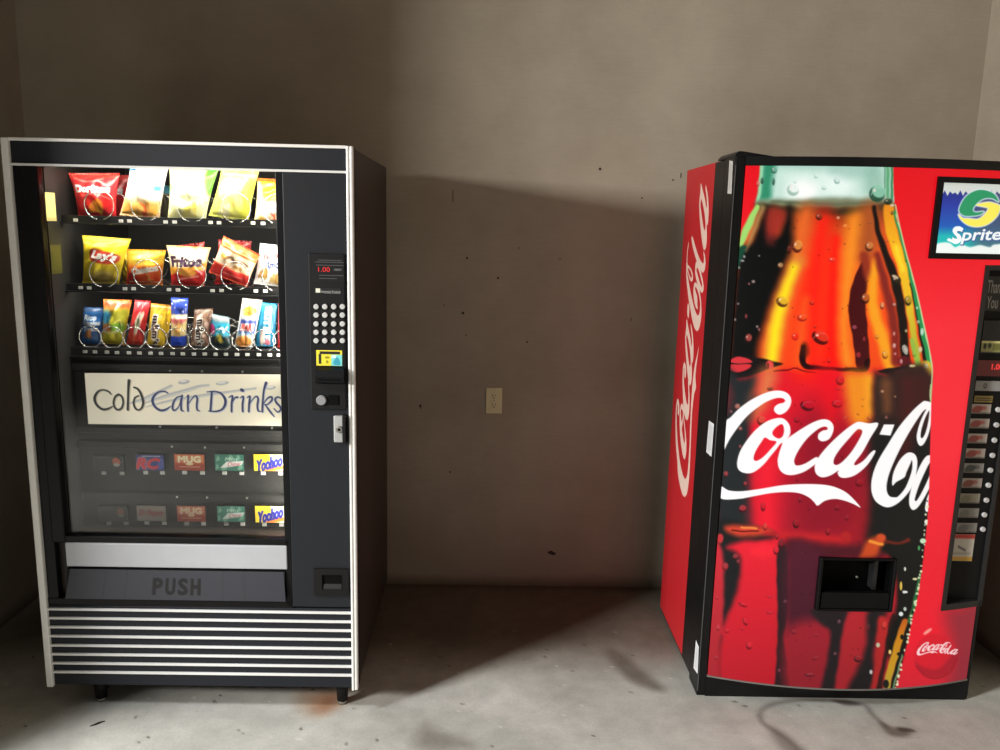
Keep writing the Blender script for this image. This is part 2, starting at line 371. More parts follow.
# cavity lining
l = MB(); l.box((WX0-.004, .04, .60), (WX0, .60, 1.80)); l.box((.796, .04, .60), (.80, .60, 1.80)); l.box((WX0, .59, .60), (.796, .60, 1.80)); l.box((WX0, .06, 1.79), (.796, .60, 1.80))
l.build('cavity_lining', M_in, sn)
# door frame around the window
d = MB(); d.box((.02, .006, .385), (.056, .035, 1.757), .004); d.box((.05, .0, .59), (WX0, .035, 1.757), .006); d.box((.785, .004, .385), (.806, .035, 1.757), .002)
d.box((.05, .004, .592), (.80, .035, .614), .003); d.box((.02, .004, .378), (.806, .035, .402), .003)
d.build('window_frame', M_black, sn)
s_ = MB(); s_.box((.018, .004, 1.757), (.997, .055, 1.822), .003); s_.build('header_panel', M_slate, sn)
t = MB(); t.box((0, -.008, Z0), (.022, .014, H), .004); t.build('edge_trim', M_alu, sn)
t = MB(); t.box((.995, -.008, Z0), (1.004, .014, H), .003); t.box((1.0035, -.006, Z0), (W+.001, .014, H), .004); t.build('edge_trim', M_alu, sn)
MB().box((.02, -.004, H-.008), (.996, .014, H+.001), .002).build('top_trim', M_alu, sn)
MB().box((.02, -.003, 1.752), (.996, .008, 1.759), .0015).build('header_trim', M_white, sn)
MB().box((.806, .0, .385), (.996, .04, 1.752), .003).build('control_door', M_slate2, sn)
g = MB().box((WX0-.03, .024, WZ0-.004), (WX1+.004, .028, WZ1)).build('glass_pane', None, sn)
gm = bpy.data.materials.new('window glass'); gm.use_nodes = True; nt = gm.node_tree; N = nt.nodes; L = nt.links; N.remove(N['Principled BSDF'])
tr = N.new('ShaderNodeBsdfTransparent'); gl = N.new('ShaderNodeBsdfGlossy'); gl.inputs['Roughness'].default_value = .03; mxs = N.new('ShaderNodeMixShader'); fr = N.new('ShaderNodeFresnel'); fr.inputs['IOR'].default_value = 1.36
gnz = N.new('ShaderNodeTexNoise'); gnz.inputs['Scale'].default_value = 3; gmr = N.new('ShaderNodeMapRange'); gmr.inputs['To Min'].default_value = .93; gmr.inputs['To Max'].default_value = .98
L.new(gnz.outputs['Fac'], gmr.inputs['Value']); L.new(gmr.outputs[0], tr.inputs['Color'])
L.new(fr.outputs[0], mxs.inputs[0]); L.new(tr.outputs[0], mxs.inputs[1]); L.new(gl.outputs[0], mxs.inputs[2]); L.new(mxs.outputs[0], N['Material Output'].inputs['Surface'])
g.data.materials.append(gm)
# silver panel, push flap, lower grille
MB().box((.092, .0, .512), (.792, .03, .592), .003).build('silver_panel', M_silver, sn)
nx, ny = 240, 46
fp = flat_pic(None, nx, ny, 0, 220, 0, 31, (48, 49, 55))
fp.rect(0, 0, 220, 31, lambda x, y: np.stack([50-y*.1, 51-y*.1, 58-y*.1], 1))
for x in (37, 59, 157, 179): fp.stroke([(x, 0), (x, 31)], .8, (36, 37, 42), .5)
[fp.text(ch, x, 17, 8.6, 16, (5, 5, 7), blur=.5, grow=.9) for ch, x in zip('PUSH', (91, 104, 116.7, 129.6))]
P = quad_pos(nx, ny, (.104, -.002, .505), (.780, -.002, .505), (.788, -.016, .41), (.088, -.016, .41))
flap = fp.mesh('push_flap', P, P_matt, sn)
k = MB(); k.prism_x([(-.0015, .505), (-.0155, .41), (.02, .41), (.02, .505)], .092, .784); k.build('flap_body', M_blackm, flap)
gr = MB(); gr.box((.02, .004, Z0+.004), (.996, .04, .378), .003); gr.build('lower_grille', M_slate, sn)
for y in (610.8, 619.7, 628.6, 637.6, 646.8, 655.6, 664.5, 673.3):
    z = SN.y(200, y+.3)[2]; MB().box((.021, -.003, z-.0036), (.996, .006, z+.0036), .0012).build('grille_stripe', M_white, sn)
for x in (.135, W-.065):
    MB().cyl((x, .075, .012), (x, .075, Z0+.01), .018, .023, n=24).build('leg', M_blackm, sn)
for x in (.135, W-.065):
    MB().cyl((x, .70, .012), (x, .70, Z0+.01), .018, .023, n=24).build('leg', M_blackm, sn)
for x in (.135, W-.065):
    for y in (.075, .70): MB().cyl((x, y, 0), (x, y, .014), .016, n=20).build('levelling_foot', M_steel, sn)

# control panel
q0 = SN.y(308.6, 253); q1 = SN.y(348, 409.5)
cp = MB().box((q0[0], -.008, q1[2]), (q1[0]-.004, .004, q0[2]), .003).build('control_panel', M_blackm, sn)
nx, ny = 130, 104
dp = flat_pic(None, nx, ny, 0, 33, 0, 26, (12, 12, 12))
for y, x0, x1 in [(2.6, 7, 30), (4.6, 4, 32), (7.8, 5, 32), (18.4, 8, 32), (21.6, 8, 25)]:
    dp.stroke([(x0, y), (x1, y)], .9, (150, 150, 148), .35, .55, sp=False)
    for x in np.arange(x0+1, x1, 1.7): dp.stroke([(x, y-.8), (x, y+.8)], .5, (12, 12, 12), .3, .7, sp=False)
dp.text('1.00', 12.5, 12.2, 12, 5, (255, 45, 45), blur=.35); dp.text('CREDIT', 26.5, 12.2, 8, 1.9, (190, 190, 188), blur=.3)
a, b = SN.y(311.6, 257.5, -.0085), SN.y(344.2, 283, -.0085)
dp.mesh('display', quad_pos(nx, ny, (a[0], -.0088, a[2]), (b[0], -.0088, a[2]), (b[0], -.0088, b[2]), (a[0], -.0088, b[2])), P_led, cp)
nx, ny = 130, 30
dp = flat_pic(None, nx, ny, 0, 26, 0, 6, (20, 20, 20)); dp.rect(.3, .3, 5, 5, (225, 225, 205)); dp.text('Automatic Products', 15.5, 3.6, 20, 2.6, (215, 215, 210), blur=.3); dp.stroke([(9, 5.4), (25, 5.4)], .4, (150, 150, 145), .3)
a, b = SN.y(315.3, 288, -.0085), SN.y(341, 294, -.0085)
dp.mesh('maker_badge', quad_pos(nx, ny, (a[0], -.0088, a[2]), (b[0], -.0088, a[2]), (b[0], -.0088, b[2]), (a[0], -.0088, b[2])), P_matt, cp)
for j, y in enumerate((306.6, 315, 323.8, 332.2, 340.6)):
    for i, x in enumerate((316.4, 325.1, 334, 342.6)):
        p = SN.y(x, y, -.008); MB().cyl((p[0], -.0135, p[2]), (p[0], -.007, p[2]), .0082, n=20, bev=.0015).build('key_button', M_chrome, cp)
a, b = SN.y(316.2, 350, -.0085), SN.y(342.2, 366, -.0085)
nx, ny = 104, 64
st = flat_pic(None, nx, ny, 0, 26, 0, 16, (238, 220, 60)); st.rect(15, 4.5, 26, 16, (120, 215, 215)); st.rect(3.5, 1.3, 24, 4, (25, 25, 20)); st.rect(2.4, 4, 5, 14, (30, 30, 22)); st.poly([(17, 14), (20, 7), (23, 9), (24, 15)], (60, 160, 180)); st.ell(11, 7.5, 2.5, 1.2, (150, 135, 30)); st.ell(11, 12, 1.3, 1.6, (150, 135, 30)); st.rect(15.5, 5, 20, 8, (240, 245, 235), .6, .8)
st.mesh('bill_sticker', quad_pos(nx, ny, (a[0], -.0088, a[2]), (b[0], -.0088, a[2]), (b[0], -.0088, b[2]), (a[0], -.0088, b[2])), P_matt, cp)
a, b = SN.y(316, 367, -.02), SN.y(344.5, 384.5, -.02)
ba = MB(); ba.prism_x([(-.008, a[2]), (-.026, a[2]-.008), (-.034, a[2]-.028), (-.034, b[2]+.008), (-.012, b[2]), (-.006, b[2])], a[0], b[0]); ba = ba.build('bill_acceptor', M_black, cp)
MB().box((a[0]+.01, -.0355, b[2]+.014), (b[0]-.01, -.033, b[2]+.018)).build('bill_slot', M_hole, ba)
p = SN.y(321.6, 400, -.01); MB().cyl((p[0], -.018, p[2]), (p[0], -.007, p[2]), .0155, n=28, bev=.002).build('coin_return_button', mat('grey button', (135, 135, 136), .4), cp)
a, b = SN.y(328.5, 395, -.009), SN.y(338.8, 405, -.009); cs = MB(); cs.box((a[0], -.011, b[2]), (b[0], -.0075, a[2]), .001); cs.build('coin_slot', M_hole, cp)
a, b = SN.y(333.5, 416, -.012), SN.y(345.2, 442.5, -.012)
lk = MB().box((a[0], -.014, b[2]), (b[0]-.006, .002, a[2]), .003).build('lock_plate', mat('worn lock steel', (178, 178, 176), .4, .2), sn)
p = SN.y(339.4, 429.4, -.015); MB().cyl((p[0], -.020, p[2]), (p[0], -.013, p[2]), .0105, n=26, bev=.0015).build('lock_cylinder', M_steel, lk); MB().cyl((p[0], -.0208, p[2]), (p[0], -.0195, p[2]), .0045, n=16).build('keyhole', M_hole, lk)
MB().box((b[0]-.007, -.02, b[2]-.004), (b[0]+.003, .002, a[2]+.004), .002).build('lock_guard', M_blackm, lk)
a, b = SN.y(313.8, 568.5, -.004), SN.y(349, 596, -.004)
cc = MB(); x0, x1, z0, z1 = a[0], b[0], b[2], a[2]; ix0, ix1, iz0, iz1 = x0+.026, x1-.02, z0+.022, z1-.02
for bx_ in (((x0, z0), (ix0, z1)), ((ix1, z0), (x1, z1)), ((ix0, z0), (ix1, iz0)), ((ix0, iz1), (ix1, z1))): cc.box((bx_[0][0], -.007, bx_[0][1]), (bx_[1][0], .003, bx_[1][1]))
cc = cc.build('coin_cup', M_blackm, sn); cu_ = MB(); cu_.prism_x([(-.0015, iz0), (-.0015, iz1), (-.0008, iz1), (-.0006, iz0+.03), (-.004, iz0)], ix0, ix1); cu_.build('cup_recess', M_hole, cc)
MB().prism_x([(-.0045, iz0), (-.0045, iz0+.006), (-.0015, iz0+.02), (-.001, iz0)], ix0+.004, ix1-.004).build('cup_lip', mat('cup grey', (34, 34, 35), .5), cc)

# ---- interior shelves
SN_px = 300.0
LY = .120                                # front lip depth
def shelf(name, ytop, ybot, coils, r_px, tags, cy):
    zt = SN.y(170, ytop, LY)[2]; zb = SN.y(170, ybot, LY)[2]
    pc = SN.y(coils[0], cy, LY-.008)[2]; pc2 = SN.y(coils[-1], cy, LY-.008)[2]; zp = min((pc+pc2)/2-r_px/SN_px-.0016, zt-.002)
    m = MB(); m.box((WX0+.001, LY, zb), (.795, LY+.006, zt), .001); m.box((WX0+.001, LY+.006, zp-.004), (.795, .56, zp))
    m.box((WX0+.001, LY-.012, zb), (.795, LY+.002, zb+.004), .001)
    s = m.build('shelf', M_shelf, sn)
    sc = 1/SN_px
    for cx in coils:
        p = SN.y(cx, cy, LY-.006); r = r_px*sc; pts = []
        zc = zp+.0016+r
        for k in range(0, 190):
            th = -1.29+k/45*2*math.pi; tn = k/45
            fl_ = math.floor(tn); fr_ = tn-fl_
            yy = LY-.010+.1*(fl_+max(0, (fr_-.9)/.1)) + .002*fr_
            pts.append((p[0]+r*math.cos(th), yy, zc+r*math.sin(th)))
        MB().tube(pts, .0015, 6).build('coil', M_wire, s)
    for x, y in tags:
        p = SN.y(x, y, LY-.001); q = MB().box((p[0]-.0068, LY-.0022, p[2]-.0048), (p[0]+.0068, LY, p[2]+.0048), .0006).build('price_tag', M_tag, s)
    return zp
R1 = shelf('top', 217.5, 226, (99.6, 146, 192, 236, 277.5), 13.5, [(75.6, 220), (121, 221), (129.5, 221), (165.6, 222), (174.6, 222), (210.6, 222.5), (219, 222.8), (253, 223), (263, 223.4)], 207)
R2 = shelf('mid', 285.5, 294, (104.2, 148, 192, 235.4, 276.5), 13.3, [(80.8, 287.6), (89.2, 287.9), (125, 288.8), (133.6, 288.8), (169, 289.6), (178, 290), (212.6, 290.6), (221.6, 290.6), (255.8, 291), (265.4, 291)], 275)
R3 = shelf('low', 349, 358.5, (90.6, 112.6, 134.8, 156.4, 178, 198.8, 221, 243, 264.8, 284), 10.4, [(85, 351.6), (95, 351.8), (107, 352.2), (117, 352.6), (129, 352.8), (139.4, 353), (150.6, 353.3), (161, 353.5), (172.6, 353.6), (182.8, 353.8), (194, 354), (204.8, 354), (215.6, 354.3), (226, 354.3), (237, 354.5), (247.4, 354.6), (258.8, 354.7), (269.8, 354.9), (279, 355)], 339)
# ---- lower can section
CY = .118
zz = lambda y, d=CY: SN.y(180, y, d)[2]
cb = MB(); cb.box((WX0+.001, CY+.012, .602), (.795, CY+.03, zz(360)), 0)
cb.prism_x([(CY+.012, zz(362)), (CY-.004, zz(365)), (CY-.004, zz(372)), (CY+.012, zz(373.5))], WX0+.001, .795)
cb.build('can_section_panel', M_band, sn)
for y0, y1, scr in ((427, 434, ()), (441, 449, ((172, 446.5), (205, 447.5), (244, 447.5))), (492, 500, ((177, 497), (207, 497.5), (247, 498)))):
    m = MB(); m.prism_x([(CY+.013, zz(y0)), (CY-.003, zz(y0+2)), (CY-.003, zz(y1)), (CY+.013, zz(y1+1.5))], WX0+.001, .795)
    s = m.build('can_shelf_rail', M_band, sn)
    for x, y in scr:
        p = SN.y(x, y, CY-.004); MB().cyl((p[0], CY-.006, p[2]), (p[0], CY-.002, p[2]), .0035, n=12).build('screw', M_steel, s)
for x, y in ((170, 370.8), (202, 371.3), (242.5, 371.8), (160, 426.5), (216.5, 427.5), (272, 428)):
    p = SN.y(x, y, CY-.006); MB().cyl((p[0], CY-.008, p[2]), (p[0], CY-.002, p[2]), .0035, n=12).build('screw', M_steel, sn)
# Cold Can Drinks sign
a, b, c2, d2 = (SN.y(*q, .10) for q in ((84.6, 373), (283.6, 374.5), (285.5, 426), (88.3, 424)))
nx, ny = 620, 170
sg = flat_pic(None, nx, ny, 0, 200, 0, 51, (238, 230, 206))
def z1(p): return [((x/9.09+80-84.6)*1.004-(y/9.09-8)*.07, (y/9.09+365-373.2)) for x, y in p]
def z2(p): return [((x/9.09+180-84.6)*1.004-(y/9.09-8)*.055, (y/9.09+365-373.6)) for x, y in p]
for pts, wd in ((z1([(440, 350), (620, 290), (830, 185)]), (1, 4, 2.6)), (z1([(580, 345), (760, 285), (1000, 215)])+z2([(180, 190), (260, 180)]), (1, 3.4, 3.4, 2.6, 2)), (z1([(600, 378), (800, 325)])+z2([(170, 278), (400, 245), (690, 205)]), (.6, 2.4, 2.6, 2.4, 2))):
    sg.stroke(pts, wd, (172, 174, 174), .9, .85); sg.stroke([(x+.8, y+.5) for x, y in pts], [q*.35 for q in wd], (228, 226, 216), .6, .7)
for p, rx in ((z1([(945, 150)])[0], 6), (z2([(35, 150)])[0], 5), (z2([(385, 160)])[0], 6.5), (z2([(830, 197)])[0], 5)):
    sg.ell(*p, rx, 1.8, (168, 170, 170), .8, .85, -.12); sg.ell(p[0]-.6, p[1]-.5, rx*.7, 1.0, (238, 235, 226), .6, .8, -.12)
S1 = [([(280, 262), (255, 238), (205, 225), (160, 245), (132, 300), (150, 360), (200, 400), (250, 398), (295, 375)], (1.2, 1.6, 1.4, 2, 2.6, 2.4, 2.2, 2, 1)),
      ([(350, 265), (318, 290), (305, 345), (320, 390), (350, 405), (380, 385), (393, 335), (380, 285), (350, 265)], 1.9),
      ([(445, 140), (440, 200), (437, 300), (435, 402)], (3, 2.4, 2.2, 2.4)),
      ([(535, 275), (500, 295), (488, 345), (505, 390), (535, 405), (565, 380), (575, 330), (555, 260), (525, 215), (490, 200)], (1.2, 1.6, 2, 2, 1.6, 2, 2.4, 2.4, 2, 1.6))]
S2 = [('a', [(800, 250), (770, 235), (720, 240), (680, 270), (660, 315), (680, 370), (730, 405), (780, 400), (825, 370)], (1.2, 1.4, 1.4, 2, 2.6, 2.4, 2.2, 2, .9)),
      ('a', [(925, 275), (880, 290), (850, 340), (845, 390), (865, 405), (900, 370), (920, 300)], (1.2, 1.4, 2, 2, 1.6, 1, .8)), ('a', [(930, 270), (922, 340), (925, 400), (945, 410)], (1.8, 2, 2, 1)),
      ('b', [(60, 285), (75, 275), (70, 340), (72, 412)], (.8, 1.8, 2, 2)), ('b', [(74, 350), (110, 300), (140, 275), (157, 300), (152, 360), (157, 402), (178, 412)], (.8, 1, 1.4, 2, 2, 1.8, .8)),
      ('b', [(290, 240), (284, 320), (278, 410)], (2, 2.2, 2.2)), ('b', [(245, 240), (310, 235), (370, 250), (410, 300), (412, 350), (385, 395), (330, 415), (262, 412)], (.9, 1.4, 1.8, 2.6, 2.6, 2, 1.6, 1)),
      ('b', [(445, 287), (478, 275), (472, 340), (472, 415)], (.8, 1.8, 2.1, 2)), ('b', [(476, 335), (500, 292), (525, 285)], (.8, 1.4, 2)),
      ('b', [(550, 290), (578, 280), (572, 350), (574, 413)], (.8, 1.8, 2.1, 2)), ('b', [(560, 218), (572, 224)], 3),
      ('b', [(612, 288), (638, 278), (632, 345), (630, 413)], (.8, 1.8, 2.1, 2)), ('b', [(634, 348), (665, 302), (697, 275), (714, 300), (708, 360), (716, 405), (738, 411)], (.8, 1, 1.4, 2, 2, 1.8, .8)),
      ('b', [(785, 155), (766, 220), (757, 320), (754, 413)], (2.8, 2, 2, 2.1)), ('b', [(760, 347), (800, 292), (835, 280), (840, 308), (803, 345), (775, 350)], (.8, 1.4, 1.8, 1.8, 1.2, 1)), ('b', [(780, 350), (820, 405), (862, 456)], (1.2, 2, 1.2)),
      ('b', [(922, 290), (893, 280), (870, 300), (885, 335), (915, 365), (922, 395), (895, 415), (860, 385)], (1.2, 1.5, 1.8, 2, 2, 1.8, 1.4, 1))]
for off, blur, al in ((.9, .9, .55), (0, .45, 1)):
    for pts, wd in S1: sg.stroke([(x+off, y+off*.7) for x, y in z1(pts)], wd, (150, 140, 120) if off else (44, 46, 42), blur, al)
    for kd, pts, wd in S2: sg.stroke([(x+off, y+off*.7) for x, y in (z1 if kd == 'a' else z2)(pts)], wd, (170, 185, 215) if off else (46, 56, 98), blur, al)
sgo = sg.mesh('sign_panel', quad_pos(nx, ny, a, b, c2, d2), printed('sign print', .4, emis=.42), sn)
m = MB(); m.box((a[0]+.013, .101, c2[2]+.004), (b[0], .132, a[2])); m.build('sign_backing', M_band, sgo)
# flavour cards
def card(name, box, paint, base, text=None):
    a = SN.y(box[0], box[1], CY-.002); b = SN.y(box[2], box[3], CY-.002)
    nx, ny = 96, 52; p = flat_pic(None, nx, ny, 0, 30, 0, 16, base); paint(p)
    o = p.mesh(name, quad_pos(nx, ny, (a[0], CY-.0022, a[2]), (b[0], CY-.0022, a[2]), (b[0], CY-.0022, b[2]), (a[0], CY-.0022, b[2])), P_matt, sn)
    o2 = MB().box((a[0], CY-.002, b[2]), (b[0], CY+.013, a[2])).build('card_holder', M_shelf, o)
    for dx in (.5*(b[0]-a[0])*.55, .5*(b[0]-a[0])*1.75):
        MB().box((a[0]+dx-.007, CY+.008, b[2]-.017), (a[0]+dx+.007, CY+.012, b[2]-.006)).build('price_tag', M_tag, o)
    return o
def pepsi(p): p.ell(23, 6.5, 3.8, 4.8, (205, 95, 60), .6, 1, -.3); p.ell(23, 9.5, 3.2, 2, (200, 200, 190), .8); p.stroke([(3, 2), (14, 2)], .8, (90, 95, 95), .5); p.stroke([(1, 1), (1, 15)], .5, (80, 88, 88), .4); p.stroke([(29.3, 1), (29.3, 15)], .6, (60, 105, 75), .4)
def rc(p):
    p.text('RC', 13, 9, 22, 10, (190, 165, 195), shear=.35, blur=.6, grow=1.7, a=.7)
    p.rect(14, 0, 30, 16, (40, 55, 130), 3); p.stroke([(7, 1.6), (26, 1.6)], 1.1, (190, 200, 225), .5, .8)
    p.poly([(24, 5), (29.5, 4), (29.5, 13), (24, 14)], (70, 85, 170), .8)
    p.text('RC', 13, 9, 22, 10, (225, 52, 66), shear=.35, blur=.5, grow=.9)
def drp(p): p.rect(0, 0, 30, 6, (150, 140, 128), 2, .7); p.text('Dr Pepper', 15, 8, 24, 7, (150, 45, 55), shear=.3, blur=.9, grow=.3, a=.8); p.rect(0, 11, 30, 16, (170, 165, 160), 2, .5)
def mug(p): p.rect(0, 10, 30, 16, (170, 60, 35), 2); p.rect(1, 1, 29, 8, (240, 175, 110), 2, .7); p.text('MUG', 15, 5, 22, 6, (255, 245, 205), blur=.5, grow=.5); p.ell(15, 9.5, 4, 1.6, (250, 225, 180)); p.stroke([(5, 12.5), (25, 12.5)], 1, (240, 190, 150), .5, .8)
def dew(p):
    for x, y, w_ in ((3, 4, 4), (9, 13, 5), (16, 3, 6), (26, 12, 5), (24, 3, 4), (2, 12, 3)): p.poly([(x-w_*.5, y+3), (x, y-3), (x+w_*.6, y+1)], (140, 190, 165), .8, .8)
    p.poly([(5, 13.5), (12, 7), (30, 6), (28, 10), (14, 12.5)], (235, 240, 235), .6, sp=False); p.text('Mtn', 17, 4.5, 12, 3.2, (225, 245, 235), shear=.3, blur=.5); p.text('Dew', 20, 9.3, 13, 4.2, (215, 80, 95), shear=.4, blur=.5, rot=-.08)
def yoo(p):
    p.poly([(16, 0), (30, 0), (30, 16), (19, 16), (20, 8)], (242, 236, 225), .6, sp=False); p.poly([(9, 16), (18, 11.5), (30, 10.5), (30, 14), (20, 16)], (240, 130, 50), .8, sp=False)
    p.text('Yoohoo', 16, 8.4, 27, 10.5, (30, 38, 140), rot=-.26, shear=.35, blur=.45, grow=.7)
def fade(f, t, k):
    def g_(p): f(p); p.c[:] = p.c*(1-k)+np.array(t)*k
    return g_
CARDS = [('cola_card', (92.5, 455.5, 124, 471), pepsi, (38, 42, 42)), ('cola_card', (135.4, 454.5, 164.3, 470.6), rc, (52, 56, 112)), ('root_beer_card', (174, 454, 204.8, 470.6), mug, (205, 85, 45)), ('citrus_soda_card', (214.6, 454.3, 244.2, 471), dew, (58, 125, 105)), ('chocolate_drink_card', (253.6, 454.3, 283.3, 471.2), yoo, (246, 215, 50)),
         ('cola_card', (98, 506.5, 128, 521.5), fade(pepsi, (60, 58, 52), .45), (50, 50, 46)), ('pepper_soda_card', (136.3, 505.5, 166.4, 521.2), drp, (140, 128, 118)), ('root_beer_card', (176.8, 505.8, 205.7, 521.7), fade(mug, (190, 120, 105), .25), (180, 75, 60)), ('citrus_soda_card', (216.8, 506, 245, 522), fade(dew, (120, 160, 145), .2), (58, 125, 105)), ('chocolate_drink_card', (255, 506, 284, 522.8), yoo, (246, 215, 60))]  # lower left cola card greyed: haze of the glass reflection painted in
CL = ['black cola card with a round red and white emblem, upper row', 'red and blue card lettered RC', 'orange red card lettered MUG, upper row', 'green card with a white slash, upper row', 'yellow card with blue slanted lettering, upper row',
      'dim cola card with a round emblem, lower row', 'faded grey and red soda card', 'dull red card lettered MUG, lower row', 'pale green card with a white slash, lower row', 'yellow card with blue slanted lettering, lower row']
for k, lb in zip(CARDS, CL): o = card(*k); o['label'] = lb
# sticker on the inner left wall; the lower patch is a painted reflection
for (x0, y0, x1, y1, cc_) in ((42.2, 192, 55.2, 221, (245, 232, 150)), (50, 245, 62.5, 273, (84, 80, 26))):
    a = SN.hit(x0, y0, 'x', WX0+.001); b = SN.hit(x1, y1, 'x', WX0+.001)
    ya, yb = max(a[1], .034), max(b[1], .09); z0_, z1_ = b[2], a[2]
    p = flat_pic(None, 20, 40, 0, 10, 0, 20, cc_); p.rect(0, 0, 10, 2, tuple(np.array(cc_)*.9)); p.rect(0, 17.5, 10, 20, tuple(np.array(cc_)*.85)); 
    p.mesh('sticker_reflection', quad_pos(20, 40, (WX0+.0012, ya, z1_), (WX0+.0012, yb, z1_), (WX0+.0012, yb, z0_), (WX0+.0012, ya, z0_)), P_matt, sn)
# lamp behind the header
lt = MB().cyl((.14, .052, 1.778), (.75, .052, 1.778), .008, n=14).build('lamp_tube', mat('lamp tube glow', (255, 250, 235), .4, emis=((255, 246, 220), 6)), sn)

# ------------------------------------------------------------------ snacks
def bag(name, px, ly, th, paint, base, label, cat, group, zrest, seals=True, n=(84, 96), crimp=.05, slim=False, puff=.55, gloss=P_foil):
    """pillow pack: px = corners TL,TR,BR,BL in image pixels, standing at depth ly"""
    c4 = [SN.y(*q, ly) for q in px]
    lowest = min(c4[2][2], c4[3][2]); dz = (zrest+.0068)-lowest
    if dz > 0 or dz < -.05:
        for i in (2, 3): c4[i][2] += dz
    elif abs(dz) > .002:
        for i in (2, 3): c4[i][2] += dz
    wc = [SN.world(q) for q in c4]; base_pt = (wc[2]+wc[3])/2; base_pt[2] = min(wc[2][2], wc[3][2])
    nx, ny = n; s_, t_ = np.meshgrid(np.linspace(0, 1, nx), np.linspace(0, 1, ny))
    Pq = quad_pos(nx, ny, *[q-base_pt for q in wc])
    e = np.clip((np.minimum(t_, 1-t_)-crimp)/(.5-crimp), 0, 1)
    prof = np.sin(np.pi*s_)**.7*np.sin(np.pi/2*e)**puff
    rs = np.random.default_rng(abs(hash(label)) % 9999 if False else sum(map(ord, label)))
    wr = np.zeros_like(s_)
    for k in range(6):
        a_ = rs.uniform(-1, 1); wr += .075*np.sin((s_*math.cos(a_*3)+t_*math.sin(a_*3))*rs.uniform(9, 26)+rs.uniform(0, 6))
    rib = np.where(np.minimum(t_, 1-t_) < crimp, .0012*np.sign(np.sin(s_*nx*1.3)), 0)
    pull = .035*(c4[1][0]-c4[0][0])*np.sin(np.pi*t_)**.6*(s_-.5)*(-2 if not slim else -.8)   # sides draw in where the pack is fat
    front = Pq.copy(); front[..., 1] -= prof*(1+wr)*th+rib; front[..., 0] += pull
    pic = Pic(s_*100, t_*100, base); paint(pic)
    sh = np.random.default_rng(5)
    ob = pic.mesh(name, front, gloss)
    # back skin
    m = bmesh.new(); m.from_mesh(ob.data)
    lay = m.verts.layers.float_color['ink']; m.verts.ensure_lookup_table()
    kx = list(range(0, nx, 6)); ky = list(range(0, ny, 6))
    if kx[-1] != nx-1: kx.append(nx-1)
    if ky[-1] != ny-1: ky.append(ny-1)
    bv = {}
    for j in ky:
        for i in kx:
            if i in (0, nx-1) or j in (0, ny-1): bv[j, i] = m.verts[j*nx+i]
    for j in ky:
        for i in kx:
            if (j, i) not in bv:
                v = m.verts.new((front[j, i, 0], Pq[j, i, 1]+prof[j, i]*th*.8+.0006, front[j, i, 2])); v[lay] = m.verts[j*nx+i][lay] if False else (*lin(base), 1); bv[j, i] = v
    m.verts.index_update()
    for j0, j1 in zip(ky[:-1], ky[1:]):
        for i0, i1 in zip(kx[:-1], kx[1:]):
            try: f = m.faces.new((bv[j0, i0], bv[j0, i1], bv[j1, i1], bv[j1, i0])); f.smooth = True
            except ValueError: pass
    m.to_mesh(ob.data); m.free()
    ob.location = base_pt; tag(ob, label, cat, group)
    return ob
def col(*c): return np.array(c, float)
def chips(p, cx, cy, rx, ry, c1=(235, 170, 50), c2=(190, 110, 30), n=9):
    r = np.random.default_rng(3)
    for k in range(n):
        a = r.uniform(0, 6.3); d = r.uniform(0, .7); p.ell(cx+rx*d*math.cos(a), cy+ry*d*math.sin(a), rx*.45, ry*.35, c1 if k % 2 else c2, 2, .9, r.uniform(0, 3))
def p_red(p):
    p.rect(0, 0, 100, 12, (205, 60, 50), 4); p.poly([(0, 22), (40, 30), (30, 60), (0, 45)], (225, 70, 60), 6, .5); p.ell(60, 66, 32, 26, (170, 25, 25), 6, .8)
    chips(p, 58, 76, 30, 20); p.text('Doritos', 50, 36, 76, 15, (250, 250, 250), blur=1, grow=1.6); p.stroke([(12, 12), (40, 20), (72, 14)], 3, (245, 170, 150), 3, .7); p.stroke([(30, 52), (60, 47), (90, 58)], 2, (245, 180, 160), 2, .6)
def p_red_b(p): p.text('Doritos', 50, 36, 86, 15, (250, 240, 240), blur=1, grow=1.6); p.rect(0, 0, 100, 10, (160, 40, 40), 4)
def p_white(p):
    p.rect(0, 0, 16, 8, (70, 140, 220), 2); p.rect(0, 66, 100, 100, lambda x, y: np.stack([240-0*x, 190-.7*(y-66), 110-1.6*(y-66)], 1), 12); chips(p, 60, 86, 36, 10, (205, 90, 50), (235, 180, 90)); p.rect(80, 38, 96, 48, (90, 190, 220), 2)
def p_green(p):
    p.poly([(80, 0), (100, 0), (100, 50), (88, 42), (80, 20)], (95, 175, 60), 4); p.ell(6, 40, 10, 7, (110, 190, 80), 4, .8); chips(p, 62, 82, 30, 14, (235, 225, 130), (225, 210, 90)); p.ell(45, 36, 36, 22, (250, 250, 225), 12, .7); p.rect(0, 82, 100, 100, (236, 226, 160), 10, .6)
def p_lime(p):
    p.poly([(72, 30), (100, 25), (100, 100), (80, 100)], (190, 190, 60), 8, .8); p.ell(40, 32, 34, 18, (232, 230, 150), 8); p.ell(64, 62, 18, 12, (215, 200, 110), 5); p.stroke([(10, 8), (90, 10)], 4, (250, 248, 215), 3); p.text('Sun', 40, 30, 40, 14, (205, 200, 120), blur=1.2, a=.6); chips(p, 40, 84, 30, 10, (245, 240, 205), (230, 225, 165))
def p_orangew(p):
    p.rect(0, 0, 100, 40, (250, 185, 40), 8); p.poly([(0, 0), (22, 30), (30, 70), (0, 100)], (255, 250, 225), 8, .8); p.ell(60, 75, 45, 22, (250, 245, 235), 5); chips(p, 60, 92, 30, 8, (200, 70, 50), (235, 200, 160)); p.rect(0, 0, 100, 7, (240, 110, 40), 3)
